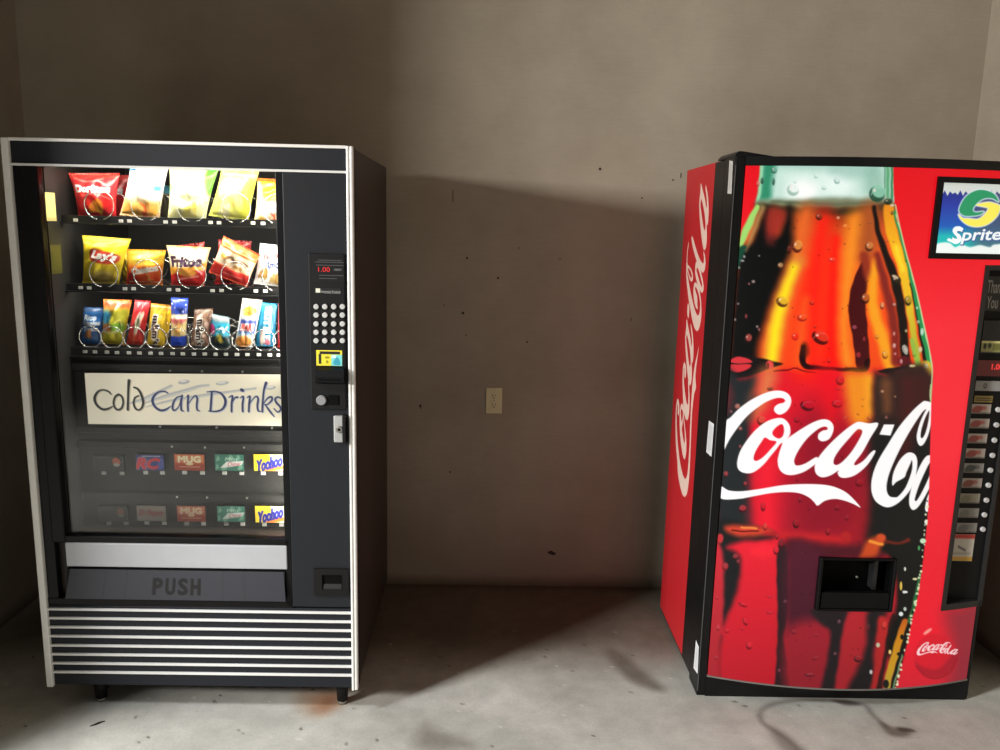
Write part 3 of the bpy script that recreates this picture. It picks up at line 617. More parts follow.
def p_lays(p):
    p.rect(0, 0, 100, 9, (210, 190, 70), 3); p.stroke([(4, 14), (50, 20), (95, 12)], 4, (255, 245, 170), 3, .7); p.poly([(28, 26), (62, 30), (92, 38), (88, 54), (55, 56), (26, 46)], (190, 55, 40), 2.5)
    p.text('Lay\u2019s', 59, 41, 54, 19, (255, 255, 250), rot=.1, shear=.2, blur=1, grow=1.4); p.ell(62, 84, 32, 14, (215, 190, 95), 6); p.stroke([(36, 92), (60, 80), (86, 88)], 4, (160, 135, 55), 4, .7); p.poly([(80, 60), (100, 60), (100, 100), (84, 100)], (180, 155, 35), 8, .7)
def p_cheet(p):
    p.rect(0, 42, 100, 100, lambda x, y: np.stack([238-.3*(y-42), 130-1.5*(y-42), 40-.3*(y-42)], 1), 12); p.rect(0, 0, 100, 9, (240, 160, 40), 3); p.ell(50, 30, 40, 14, (250, 215, 80), 8, .8)
    p.text('Cheetos', 52, 57, 72, 17, (255, 248, 235), rot=-.2, blur=1, grow=1.6); p.poly([(0, 66), (24, 70), (30, 100), (0, 100)], (215, 45, 40), 4); chips(p, 64, 78, 26, 12, (245, 160, 60), (225, 80, 40)); p.rect(8, 90, 92, 94, (250, 205, 150), 2, .8)
def p_frito(p):
    p.rect(0, 0, 100, 52, (252, 240, 205), 10); p.rect(0, 0, 100, 10, (250, 205, 140), 5); p.poly([(0, 55), (60, 52), (100, 40), (100, 66), (0, 74)], (245, 170, 60), 4); p.poly([(0, 74), (100, 60), (100, 100), (0, 100)], (200, 40, 40), 3)
    p.text('Fritos', 50, 38, 78, 24, (70, 45, 80), rot=-.05, blur=1, grow=2); p.text('Fritos', 50, 37.5, 76, 23, (110, 60, 80), rot=-.05, blur=1, a=.5); p.ell(55, 66, 26, 10, (240, 165, 70), 4); p.stroke([(26, 84), (84, 74)], 5, (240, 160, 140), 2, .8)
def p_cook(p):
    p.rect(0, 26, 100, 66, (238, 215, 180), 3); p.rect(0, 0, 100, 6, (225, 95, 40), 2); p.stroke([(8, 19), (92, 19)], 2, (250, 200, 150), 1.4); p.stroke([(10, 24), (90, 24)], 1.5, (200, 60, 40), 1)
    r = np.random.default_rng(2)
    p.stroke([(28, 45), (42, 40), (52, 46), (66, 40), (84, 44)], 9, (90, 55, 35), 3, .8); p.ell(22, 44, 9, 8, (215, 150, 60), 3); chips(p, 66, 58, 24, 8, (220, 185, 130), (180, 130, 80)); p.rect(0, 68, 100, 100, (200, 45, 40), 2); p.stroke([(35, 84), (82, 82)], 5, (235, 120, 110), 2.5, .7); p.rect(0, 95, 100, 100, (240, 90, 60), 2, .7)
def p_amos(p):
    p.text('Famous', 55, 26, 62, 13, (200, 60, 70), rot=-.12, blur=1, grow=.5, shear=.2); p.text('Amos', 60, 48, 56, 17, (50, 75, 145), rot=-.12, blur=1, grow=.8, shear=.2)
    chips(p, 28, 72, 28, 14, (205, 165, 90), (165, 120, 60), 12); chips(p, 66, 82, 30, 13, (190, 145, 75), (225, 190, 120), 12)
def p_plainred(p): p.rect(0, 0, 100, 12, (150, 45, 40), 4); p.stroke([(10, 30), (90, 26)], 3, (220, 110, 100), 3, .6)
def p_krisp(p):
    p.rect(0, 0, 100, 12, (60, 85, 120), 4); p.text('Rice', 46, 27, 56, 13, (225, 240, 255), blur=1.3, grow=1.5); p.text('Krispies', 52, 43, 80, 13, (235, 245, 255), blur=1.3, grow=1.5); p.text('Treats', 52, 57, 70, 11, (220, 235, 250), blur=1.3, grow=1.2)
    chips(p, 45, 72, 34, 8, (205, 140, 70), (175, 105, 50)); p.rect(0, 84, 100, 100, (35, 110, 190), 5, .7)
def p_sour(p):
    p.rect(0, 0, 100, 18, (230, 90, 60), 8); p.ell(18, 40, 24, 16, (60, 150, 190), 8); p.poly([(45, 26), (95, 22), (98, 60), (60, 70), (40, 50)], (200, 200, 60), 6); p.ell(72, 62, 28, 12, (140, 205, 60), 5); p.ell(25, 64, 22, 10, (225, 130, 70), 5)
    p.stroke([(10, 70), (40, 74), (75, 68)], 6, (245, 235, 215), 3); p.ell(50, 86, 46, 14, (215, 205, 45), 8); p.stroke([(60, 50), (75, 44), (85, 56)], 4, (245, 240, 120), 2)
def p_redbar(p):
    p.rect(0, 0, 100, 18, (205, 70, 75), 8); p.stroke([(58, 36), (50, 68)], 24, (235, 240, 215), 3, .85); p.stroke([(74, 30), (66, 56)], 14, (240, 240, 215), 3, .85); p.stroke([(56, 42), (49, 66)], 7, (130, 150, 80), 3, .7); p.rect(0, 76, 100, 100, (235, 70, 45), 8, .8); p.stroke([(48, 80), (44, 98)], 10, (245, 130, 70), 6, .7)
def p_mm(edge, letter, side):
    def f(p):
        p.rect(0, 0, 100, 14, edge, 5); p.rect(18, 12, 78, 100, lambda x, y: np.stack([x*0+side[0], x*0+side[1], x*0+side[2]], 1), 10, .5)
        p.text('m&m\u2019s', 50, 63, 70, 42, (255, 252, 240), rot=math.pi/2, blur=1.2, grow=4.5); p.text('m&m\u2019s', 50, 63, 70, 40, letter, rot=math.pi/2, blur=1, grow=1.2)
        p.ell(22, 92, 18, 7, side, 3)
    return f
def p_pay(p):
    p.rect(0, 0, 100, 34, (40, 62, 150), 3); p.rect(0, 34, 100, 80, (240, 215, 150), 3); p.poly([(0, 42), (100, 40), (70, 54), (20, 52)], (240, 120, 120), 4); p.rect(0, 37, 100, 43, (250, 245, 230), 3); chips(p, 50, 68, 44, 10, (240, 190, 110), (215, 160, 80)); p.rect(0, 80, 100, 100, (35, 75, 200), 3)
    for x, y in ((8, 12), (90, 14), (80, 28), (30, 20)): p.ell(x, y, 4, 2, (190, 205, 245), 2)
def p_cyan(p):
    p.rect(0, 0, 100, 20, (165, 175, 175), 6); p.poly([(0, 24), (40, 30), (100, 22), (100, 62), (0, 62)], (50, 165, 195), 4); p.ell(14, 46, 18, 16, (205, 60, 130), 4); p.stroke([(50, 46), (70, 36), (74, 52), (90, 34)], 6, (210, 240, 245), 2.5); p.rect(0, 66, 100, 100, (45, 60, 60), 6); chips(p, 50, 72, 38, 7, (200, 170, 50), (120, 120, 40))
def p_bar(p):
    p.rect(0, 0, 100, 12, (125, 115, 105), 5); p.ell(50, 24, 38, 10, (240, 170, 60), 4); chips(p, 46, 24, 26, 6, (225, 130, 50), (250, 200, 90)); p.rect(14, 42, 96, 72, (70, 90, 175), 3); p.rect(20, 50, 90, 66, (245, 215, 215), 2); p.text('BAR', 56, 58, 52, 12, (215, 70, 60), blur=1.4, grow=1.2); p.rect(8, 68, 90, 76, (150, 190, 220), 3, .8); p.ell(45, 88, 44, 12, (220, 150, 70), 4); chips(p, 45, 88, 34, 7, (235, 165, 80), (195, 115, 50))
def p_skit(p):
    p.poly([(0, 0), (30, 0), (26, 50), (0, 60)], (60, 165, 205), 8); p.text('SKITTLES', 58, 52, 84, 34, (240, 248, 252), rot=math.pi/2, blur=1, grow=2.2); p.poly([(24, 62), (44, 66), (40, 96), (24, 92)], (240, 215, 200), 4); p.ell(62, 90, 14, 7, (225, 130, 150), 3)
def p_redend(p): p.rect(0, 0, 100, 14, (110, 60, 55), 5); p.stroke([(60, 20), (50, 80)], 14, (225, 110, 100), 6, .7)
LYB = .178
BG = 'snack bags on the top shelf'; BG2 = 'snack bags on the middle shelf'; BG3 = 'sweets and bars on the lower shelf'
bag('crisp_bag', [(81, 174), (131, 175), (122, 216), (90, 214)], LYB+.085, .022, p_red_b, (190, 40, 45), 'red corn chip bag half hidden behind the front red bag on the top shelf', 'snack bag', BG, R1)
bag('crisp_bag', [(67.8, 173), (120, 173), (116.5, 216), (78, 214)], LYB, .034, p_red, (205, 40, 45), 'red corn chip bag in front at the left end of the top shelf', 'snack bag', BG, R1)
bag('crisp_bag', [(130, 167), (169, 166), (160, 219), (119.5, 215)], LYB, .034, p_white, (250, 250, 246), 'white chip bag with orange bottom, second on the top shelf', 'snack bag', BG, R1)
bag('snack_packet', [(161, 184), (170, 186), (172, 216), (161, 216)], LYB+.085, .012, lambda p: p.rect(0, 0, 100, 24, (80, 180, 215), 4), (112, 110, 88), 'narrow grey packet with blue top behind the white chip bag', 'snack bag', BG, R1, n=(30, 40))
bag('crisp_bag', [(169, 165), (219.5, 168), (206, 221), (167, 220)], LYB, .036, p_green, (232, 238, 178), 'white chip bag with green corner, middle of the top shelf', 'snack bag', BG, R1)
bag('crisp_bag', [(221, 170), (259.5, 171), (249, 226), (208.5, 220)], LYB, .034, p_lime, (222, 222, 112), 'pale yellow green chip bag, fourth on the top shelf', 'snack bag', BG, R1)
bag('crisp_bag', [(257, 178), (286, 179.5), (286, 222), (254, 221)], LYB+.010, .017, p_orangew, (246, 196, 80), 'orange and white bag at the right end of the top shelf', 'snack bag', BG, R1)
bag('crisp_bag', [(81.8, 235), (131.5, 239), (119.5, 284), (82, 283)], LYB, .036, p_lays, (240, 215, 40), 'yellow potato chip bag at the left of the middle shelf', 'snack bag', BG2, R2)
bag('crisp_bag', [(120, 247), (136, 252), (136, 284), (122, 284)], LYB+.085, .016, lambda p: None, (205, 170, 40), 'yellow bag edge showing behind the first two bags of the middle shelf', 'snack bag', BG2, R2, n=(30, 40))
bag('crisp_bag', [(126, 249), (166.5, 250), (163, 286), (126, 285)], LYB+.008, .021, p_cheet, (246, 200, 60), 'orange bag with yellow top, second on the middle shelf', 'snack bag', BG2, R2)
bag('crisp_bag', [(173, 246), (205, 241.5), (205, 285), (174, 285)], LYB+.085, .022, p_plainred, (170, 55, 45), 'dull red bag top showing behind the white and red corn chip bag', 'snack bag', BG2, R2, n=(40, 50))
bag('crisp_bag', [(166, 245), (211, 247.5), (205, 287), (171, 286)], LYB, .034, p_frito, (246, 200, 120), 'white, orange and red corn chip bag, third on the middle shelf', 'snack bag', BG2, R2)
bag('crisp_bag', [(218, 239), (252, 241), (250, 286), (214, 286)], LYB+.085, .022, p_plainred, (150, 35, 35), 'dark red bag standing behind the tilted cookie bag', 'snack bag', BG2, R2, n=(40, 50))
bag('cookie_bag', [(223.5, 235.5), (260.5, 255), (247.5, 290), (208.5, 275)], LYB-.006, .026, p_cook, (235, 120, 50), 'tilted orange, cream and red cookie bag, fourth on the middle shelf', 'snack bag', BG2, R2)
bag('cookie_bag', [(260, 243), (287, 246), (287, 287), (253.5, 283)], LYB+.010, .017, p_amos, (246, 243, 238), 'white cookie bag with blue script at the right of the middle shelf', 'snack bag', BG2, R2)
S = dict(slim=True, n=(54, 96), crimp=.04)
LYC = .160
bag('rice_bar', [(83.5, 307), (104, 307.5), (101.5, 347), (80.5, 346.5)], LYC, .02, p_krisp, (45, 105, 175), 'blue rice treat bar, first on the lower shelf', 'snack bar', BG3, R3, **S)
bag('candy_bag', [(103.5, 299), (132, 300), (124, 348), (102.5, 347)], LYC, .022, p_sour, (215, 180, 60), 'yellow and blue gummy candy bag with orange top on the lower shelf', 'candy bag', BG3, R3, **S)
bag('candy_bar', [(135, 300), (151, 301), (143, 348.5), (126.5, 347.5)], LYC, .018, p_redbar, (215, 50, 60), 'leaning red candy bar with white upright lettering', 'candy bar', BG3, R3, **S)
bag('candy_bag', [(156, 304), (173, 305), (168, 348), (156, 348)], LYC+.085, .014, lambda p: p.rect(0, 0, 100, 14, (180, 110, 40), 5), (225, 180, 40), 'yellow candy packet edge behind the yellow chocolate candy bag', 'candy bag', BG3, R3, slim=True, n=(30, 50))
bag('candy_bag', [(151, 303), (168.5, 305), (165, 349.5), (147, 348.5)], LYC, .02, p_mm((200, 130, 50), (88, 58, 44), (232, 196, 60)), (236, 196, 50), 'yellow chocolate candy bag with upright lettering on the lower shelf', 'candy bag', BG3, R3, **S)
bag('candy_bar', [(171, 297.5), (188.5, 298), (186.5, 352), (171, 352)], LYC, .018, p_pay, (60, 80, 170), 'blue bar with cream middle, fifth on the lower shelf', 'candy bar', BG3, R3, **S)
bag('candy_bag', [(194.5, 309), (213.5, 308), (209.5, 350), (190.5, 349.5)], LYC, .02, p_mm((120, 100, 85), (72, 48, 40), (180, 150, 125)), (120, 88, 72), 'brown and white chocolate candy bag with upright lettering', 'candy bag', BG3, R3, **S)
bag('candy_bag', [(210, 313), (229.5, 317), (230.5, 348), (211, 347.5)], LYC, .018, p_cyan, (60, 140, 165), 'short teal cookie pouch with a pink dot on the lower shelf', 'candy bag', BG3, R3, **S)
bag('cereal_bar', [(242.5, 298), (262.5, 300), (253, 349.5), (234.5, 348.5)], LYC, .02, p_bar, (238, 236, 230), 'white and orange breakfast bar with blue label leaning on the lower shelf', 'snack bar', BG3, R3, **S)
bag('candy_bag', [(258.5, 302), (277.5, 303.5), (275, 350), (255.5, 349.5)], LYC+.024, .013, p_skit, (45, 135, 175), 'blue fruit candy bag with upright white lettering on the lower shelf', 'candy bag', BG3, R3, **S)
bag('candy_bar', [(278, 303), (287, 303.5), (287, 350.5), (277.5, 350)], LYC, .018, p_redend, (170, 40, 45), 'red candy bar cut by the window edge at the lower shelf end', 'candy bar', BG3, R3, **S)

# ================================================================== SODA MACHINE
so = empty('soda_vending_machine', SO.o, SO.a)
tag(so, 'red and black soda vending machine with a glowing cola bottle picture on its bowed front', 'vending machine')
BW, BH, BD = .9626, 1.845, .648
GU0, GU1, GZ0, GZ1 = .033, .948, .080, 1.815
BC, BHW, BDP = (GU0+GU1)/2, (GU1-GU0)/2, .075
def bow(u): return -BDP*np.maximum(0, 1-((u-BC)/BHW)**2)
def bp(px, py, off=0.0):
    y = 0.0
    for i in range(14): p = SO.y(px, py, y); y = float(bow(p[0]))-off
    return np.array([p[0], y, p[2]])
# cabinet and door
c = MB(); c.box((.004, .235, .02), (BW-.004, BD, BH-.001), .012, seg=3); c.build('cabinet', mat('red cabinet enamel', (140, 22, 28), .45), so)
c = MB(); c.box((.002, .118, .02), (BW-.002, .24, BH-.006), .003); c.build('cabinet_collar', M_sodablk, so)
d = MB()
d.box((0, .002, .012), (GU0, .115, BH-.002), .004); d.box((GU1, .002, .012), (BW, .115, BH-.002), .004)
d.box((GU0-.004, .0, .0), (GU1+.004, .115, .075)); d.box((.0, .004, .0), (BW, .115, .03), .003)
d.box((GU0-.004, .006, .07), (GU1+.004, .115, BH-.002))
d.build('door', M_sodablk, so)
# bowed top and bottom rails of the picture frame
us = np.linspace(GU0-.002, GU1+.002, 49)
def bowed_bar(z0, z1, off, name, m, u0=None, u1=None, back=.02):
    uu = us if u0 is None else np.linspace(u0, u1, 33)
    b = bmesh.new(); R = []
    for u in uu:
        y = float(bow(u))-off; yb = y+back
        R.append([b.verts.new((u, y, z0)), b.verts.new((u, y, z1)), b.verts.new((u, yb, z1)), b.verts.new((u, yb, z0))])
    for A, B in zip(R[:-1], R[1:]):
        for k in range(4): b.faces.new((A[k], A[(k+1) % 4], B[(k+1) % 4], B[k]))
    b.faces.new(R[0][::-1]); b.faces.new(R[-1])
    bmesh.ops.recalc_face_normals(b, faces=b.faces); me = bpy.data.meshes.new(name); b.to_mesh(me); b.free()
    return link(name, me, m, so)
bowed_bar(GZ1-.002, BH-.004, .004, 'top_rail', M_sodablk, back=.08)
bowed_bar(GZ0-.004, GZ0+.001, .003, 'bottom_rail', mat('rail grey', (120, 116, 112), .5), back=.08)
b = MB(); b.prism([(.0, BH-.004), (.0, BH+.002), (.01, BH+.012), (.022, BH+.012), (.12, BH-.001), (.12, BH-.004)], .004, .2); b.build('hinge_cap', M_sodablk, so)
MB().box((.001, -.0005, .02), (.0035, .032, BH-.03), .0005).build('door_edge_highlight', mat('edge highlight grey', (95, 96, 97), .4, .4), so)  # grey strip stands for the highlight along the front door edge
# labels on the left side of the door
def side_plate(name, pts, rgb):
    P = [SO.hit(*p, 'x', -.001) for p in pts]
    p = flat_pic(None, 12, 30, 0, 10, 0, 30, rgb); p.rect(2, 3, 8, 27, tuple(np.array(rgb)*.82), 1, .5)
    return p.mesh(name, quad_pos(12, 30, *[(-.0012, q[1], q[2]) for q in P]), P_matt, so)
side_plate('hinge_label', [(729.5, 160.5), (733, 161), (731.5, 194), (727.5, 193.5)], (205, 203, 198))
side_plate('side_sticker', [(709, 420.5), (714, 424), (711.5, 457), (706.3, 452)], (225, 226, 228))
side_plate('side_sticker', [(696, 640), (698.8, 647), (697.6, 674), (693.6, 668)], (235, 236, 238))
# ---- wordmark outlines (traced in enlarged image pixels)
def T3(p): return [((x/6.25+715-800)*6.25, y) for x, y in p]
wC1 = T3([(58, 395), (65, 240), (100, 200), (160, 140), (240, 85), (330, 45), (400, 35), (450, 50), (475, 85), (470, 130), (440, 170), (400, 185), (372, 165), (372, 140), (395, 120), (430, 110), (438, 95), (420, 82), (380, 82), (320, 105), (260, 145), (200, 195), (150, 255), (100, 325), (72, 375)])
wo = T3([(400, 206), (440, 218), (468, 258), (468, 310), (450, 335), (445, 350), (408, 368), (385, 398), (350, 440), (300, 500), (240, 545), (190, 551), (150, 532), (138, 490), (155, 420), (200, 345), (260, 275), (330, 225)])
wo_h = [T3([(312, 328), (345, 345), (385, 355), (350, 400), (300, 452), (258, 475), (240, 458), (255, 410), (290, 355)]), T3([(410, 245), (380, 265), (358, 295), (368, 320), (400, 335), (425, 318), (432, 280), (425, 250)])]
wc = T3([(430, 350), (480, 315), (540, 275), (610, 235), (670, 215), (715, 222), (740, 255), (735, 300), (710, 340), (670, 352), (645, 335), (648, 305), (675, 285), (700, 280), (703, 266), (680, 260), (640, 278), (580, 330), (530, 395), (497, 460), (500, 497), (525, 503), (570, 488), (635, 450), (640, 480), (600, 515), (550, 545), (490, 562), (440, 558), (405, 530), (392, 480), (400, 430), (415, 385)])
wa = [(380, 231), (430, 240), (490, 241), (440, 330), (390, 420), (345, 480), (340, 500), (360, 497), (400, 470), (440, 425), (465, 408), (468, 425), (420, 500), (350, 560), (290, 580), (250, 575), (235, 550), (240, 535), (190, 565), (140, 577), (105, 560), (92, 525), (100, 480), (140, 420), (210, 345), (290, 275), (350, 235)]
wa_h = [(370, 275), (390, 290), (370, 340), (320, 420), (265, 480), (230, 500), (210, 490), (215, 455), (250, 400), (310, 330), (350, 285)]
wdash = [(525, 247), (590, 247), (565, 316), (497, 309)]
wC2 = [(835, 116), (785, 100), (760, 110), (700, 165), (620, 260), (550, 370), (490, 470), (455, 560), (445, 640), (455, 694), (480, 734), (530, 762), (575, 759), (630, 724), (690, 654), (720, 580), (733, 500), (728, 450), (705, 425), (670, 425), (630, 460), (600, 510), (580, 565), (577, 628), (602, 606), (652, 577), (665, 545), (690, 490), (699, 470), (703, 500), (695, 550), (660, 640), (615, 695), (590, 702), (560, 695), (542, 660), (545, 600), (570, 520), (620, 410), (680, 300), (740, 205), (780, 155), (835, 142)]
wL = [(810, 125), (772, 185), (742, 260), (729, 330), (745, 377), (772, 370), (802, 310), (818, 240), (828, 160)]
wL_h = [(806, 160), (780, 210), (758, 280), (754, 322), (765, 332), (784, 300), (800, 240), (808, 185)]
wo2 = [(818, 438), (785, 450), (745, 515), (708, 605), (685, 690), (684, 750), (705, 781), (740, 760), (790, 680), (840, 570), (860, 480), (850, 445)]
wo2_h = [(812, 485), (780, 545), (745, 625), (720, 700), (719, 724), (735, 716), (772, 650), (810, 565), (822, 510)]
wl = [(830, 640), (800, 690), (782, 765), (790, 792), (806, 780), (830, 690)]
wsw = [(132, 42), (180, 65), (260, 70), (380, 55), (520, 32), (660, 25), (780, 30), (860, 50), (930, 90), (1003, 170), (960, 150), (900, 128), (840, 118), (780, 130), (735, 160), (715, 140), (680, 108), (620, 82), (540, 75), (440, 82), (340, 100), (240, 118), (130, 115)]
wsw = [((x/6.25+700-800)*6.25, y+594) for x, y in wsw]
# completed wordmark for the side and the little disc
fC1 = T3([(-10, 300), (65, 240), (100, 200), (160, 140), (240, 85), (330, 45), (400, 35), (450, 50), (475, 85), (470, 130), (440, 170), (400, 185), (372, 165), (372, 140), (395, 120), (430, 110), (438, 95), (420, 82), (380, 82), (320, 105), (260, 145), (200, 195), (150, 255), (100, 325), (60, 405), (30, 500), (25, 580), (60, 640), (120, 660), (260, 655), (420, 625), (600, 612), (740, 640), (850, 720), (890, 755), (780, 715), (700, 705), (640, 745), (590, 700), (480, 672), (330, 690), (180, 715), (60, 720), (-40, 690), (-90, 600), (-85, 470)])
fo2 = wo2
fl2 = [(800, 720), (815, 620), (860, 480), (920, 340), (965, 262), (1000, 225), (1012, 245), (985, 320), (930, 440), (885, 560), (860, 660), (858, 715), (880, 725), (925, 690), (908, 742), (868, 782), (825, 780)]
fa2 = [(x+842, y+200) for x, y in wa]; fa2_h = [(x+842, y+200) for x, y in wa_h]
ftop = [(780, 104), (860, 86), (930, 92), (975, 122), (955, 134), (900, 112), (800, 134)]
def wordmark(p, fn, colr, blur, a=1.0, grow=0):
    E = []
    def add(l, holes=()):
        e = loops_edges([np.array([fn(x, y) for x, y in spline(q, True, 4)]) for q in [l]+list(holes)]); p.edges(e, colr, blur, a, grow)
    add(fC1); add(wo, wo_h); add(wc); add(wa, [wa_h]); add(wdash); add(wC2); add(wL, [wL_h]); add(wo2, [wo2_h]); add(fl2); add(fa2, [fa2_h]); add(ftop)
# ---- side panel with the upright script
nx, ny = 150, 640
y0, y1, zs0, zs1 = .24, BD-.006, .022, BH-.005
Yg, Zg = np.meshgrid(np.linspace(y1, y0, nx), np.linspace(zs1, zs0, ny))
sp_ = Pic(Yg, Zg, (186, 30, 38))
sp_.rect(0, 0, 1, 2, lambda a, b: np.stack([190-0*b, 30+0*b, 38+0*b], 1), .01)
zb_, zt_ = SO.hit(684, 497, 'x', 0)[2], SO.hit(700, 195, 'x', 0)[2]
yl, yr = .585, .285
def sidefn(x, y):                       # writing runs upwards, letter feet towards the door
    return (yl+(yr-yl)*(y-35)/745.0, zb_+(zt_-zb_)*(x+621)/1880.0)
wordmark(sp_, sidefn, (236, 205, 190), .003)
q = np.stack([np.full_like(Yg, .0025), Yg, Zg], -1)
so_side = sp_.mesh('side_panel', q, P_side, so); so_side['label'] = 'red side panel with upright white cola script'
# ---- the backlit bottle picture
nx, ny = 350, 770
U, Z = np.meshgrid(np.linspace(GU0, GU1, nx), np.linspace(GZ1, GZ0, ny)); Yb = bow(U)
CAM_AXES = np.array([np.concatenate([CR, [0]]), np.concatenate([CU, [0]]), np.concatenate([_fw, [0]])])   # camera axes; artwork is painted at panel points projected to image pixels
Wp = SO.o+U[..., None]*SO.ex+Yb[..., None]*SO.ey+Z[..., None]*np.array([0, 0, 1.]); Dp = Wp-CP; dz_ = Dp @ _fw
A = Pic(500+F*(Dp @ CR)/dz_, 375-F*(Dp @ CU)/dz_, (225, 25, 40))
def lerp3(y, ks):
    yy = np.array([k[0] for k in ks], float); return np.stack([np.interp(y, yy, [k[1][i] for k in ks]) for i in range(3)], 1)
REDG = lambda x, y: lerp3(y, [(160, (228, 14, 28)), (230, (238, 22, 34)), (330, (250, 46, 58)), (450, (250, 48, 60)), (560, (236, 34, 50)), (640, (236, 30, 48)), (690, (205, 34, 50))])
A.rect(600, 100, 1200, 750, REDG, .1)
EDGE = [(893, 150), (893.5, 185), (895, 207), (899, 225), (905, 250), (911, 272), (917, 295), (923, 322), (928, 345), (932, 366), (932.5, 378), (931, 400), (930, 440), (929, 480), (927.5, 512), (925, 540), (921.5, 570), (918, 592), (915.5, 606), (911.5, 622), (907, 645), (901.5, 668), (895.5, 692), (893, 705)]
LEFT = [(700, 705), (700, 500), (735, 262), (739, 244), (749, 224), (756.5, 207), (759.5, 188), (761, 165), (762, 150)]
body = EDGE+LEFT
A.poly(np.concatenate([spline(EDGE, False), spline(LEFT, False)]), lambda x, y: lerp3(y, [(150, (190, 225, 212)), (200, (200, 228, 215)), (206, (150, 60, 30)), (230, (238, 92, 34)), (300, (248, 80, 24)), (365, (244, 74, 24)), (374, (226, 26, 38)), (430, (222, 20, 42)), (480, (200, 22, 44)), (540, (176, 26, 42)), (560, (205, 32, 46)), (700, (196, 40, 54))]), .8)
X0_, Y0_ = A.X.copy(), A.Y.copy()
wr_ = np.random.default_rng(4)
for k in range(5):                      # watery edges: the printed shapes are not ruler-drawn
    fx, fy, ph = wr_.normal(0, .16*(1+k*.35)), wr_.normal(0, .16*(1+k*.35)), wr_.uniform(0, 6.3)
    A.X = A.X+.26/(1+k*.12)*np.sin(fx*X0_+fy*Y0_+ph); A.Y = A.Y+.26/(1+k*.12)*np.sin(fy*X0_-fx*Y0_+ph*1.7)
sf = lambda bl: bl*1.55 if bl >= 1.8 else bl
B_ = lambda pts, c, bl=1.0, a=1.0, **k: A.poly(pts, c, sf(bl), a, **k)
St = lambda pts, w_, c, bl=1.0, a=1.0: A.stroke(pts, w_, c, sf(bl), a)
# neck
A.ell(815, 180, 32, 14, (218, 240, 230), 12, .9); A.ell(803, 191, 15, 10, (255, 255, 252), 9, 1); A.ell(838, 186, 16, 12, (236, 250, 244), 10, .9); A.ell(852, 170, 24, 8, (150, 192, 178), 7, .6); A.ell(812, 166, 34, 5, (158, 198, 184), 6, .6); A.ell(874, 182, 10, 18, (140, 186, 166), 7, .7)
B_([(765, 160), (777, 160), (773, 180), (770, 203), (757, 206), (761, 185)], (48, 140, 104), 3); St([(762, 163), (760, 185), (757, 203)], 3.2, (150, 215, 165), 1.2)
St([(887.5, 160), (888, 190), (889, 202)], 3.5, (96, 168, 120), 1.2); St([(891.5, 160), (892.5, 200)], 2.6, (62, 140, 92), .8); St([(884.5, 160), (885, 196)], 1.2, (60, 130, 95), .7, .8)
B_([(758, 200), (775, 198), (800, 200), (830, 197), (860, 198), (885, 197), (894, 203), (893, 211), (870, 209), (845, 213), (820, 213), (795, 209), (775, 205), (757, 206)], lambda x, y: lerp3(y, [(197, (150, 172, 150)), (203, (112, 122, 94)), (208, (76, 74, 50)), (214, (64, 36, 20))]), 2.2)
B_([(757, 205), (790, 209), (820, 213.5), (850, 212), (893, 208), (893, 216), (860, 221), (820, 222), (780, 216), (762, 212)], (92, 48, 22), 4.5, .8)
B_([(790, 214), (885, 214), (876, 238), (800, 238)], (176, 62, 22), 12, .55)
St([(800, 203), (830, 205), (868, 203)], 4, (150, 160, 130), 2.5, .45); St([(780, 204), (800, 207)], 4, (175, 190, 140), 2.5, .5); St([(820, 212), (850, 211), (884, 206)], 4, (66, 50, 32), 2.2, .8)
St([(764, 205), (785, 208.5), (808, 211.5), (832, 213), (860, 211), (889, 207.5)], (3, 4.5, 5, 5, 4.5, 3), (54, 44, 26), 2.2, .85); St([(772, 201), (800, 203.5), (835, 204.5), (880, 202)], 2.6, (92, 100, 76), 1.7, .7)
# liquid of the shoulder
St([(823, 222), (818, 262), (812, 310), (808, 365)], (20, 24, 26, 30), (252, 34, 18), 9); St([(836, 240), (833, 300), (832, 362)], (8, 14, 18), (255, 24, 14), 5)
St([(806, 214), (800, 235), (797, 258)], (16, 18, 14), (232, 104, 40), 7); St([(858, 222), (852, 250), (846, 290), (844, 330), (848, 362)], (22, 18, 12, 10, 12), (250, 142, 36), 6)
St([(870, 212), (869, 235), (866, 258)], (18, 18, 14), (176, 84, 36), 6); St([(806, 300), (801, 340), (800, 362)], (6, 12, 14), (246, 96, 30), 5, .8)
St([(796, 262), (786, 285), (777, 318), (769, 362)], (14, 17, 16, 15), (226, 140, 52), 6); St([(794, 268), (784, 295), (777, 322), (772, 358)], (8, 10, 11, 11), (255, 226, 30), 4)
B_([(738, 254), (745, 246), (752, 240), (757, 225), (763, 212), (766, 208), (770, 210), (773, 235), (780, 232), (785, 215), (788, 206), (792, 212), (793, 236), (791, 252), (783, 270), (772, 300), (763, 330), (757, 352), (758, 366), (731, 368), (733, 300)], (9, 10, 10), 4.2)
B_([(769, 209), (785, 211), (783, 225), (777, 237), (769, 239), (765, 228)], (158, 44, 36), 3.5, .9); B_([(768, 236), (777, 236), (774, 246), (767, 244)], (96, 32, 28), 3, .7)
St([(757, 207), (750, 222), (744, 235), (740, 246)], (5, 7, 7, 5), (160, 216, 110), 1.4); St([(763, 207), (757, 222), (751, 238), (746, 250)], (4, 4, 4, 2), (186, 150, 90), 2.2, .8)
B_([(738, 248), (747, 246), (743, 256), (738, 268), (736, 262)], (20, 70, 52), 1.6)
B_([(863, 262), (869, 272), (866, 300), (868, 335), (868.5, 369), (857, 367), (854, 343), (848.5, 312), (850, 290), (856, 274)], (70, 12, 16), .9)
B_([(860, 256), (866, 252), (870, 262), (873, 275), (866, 280)], (150, 50, 30), 2)
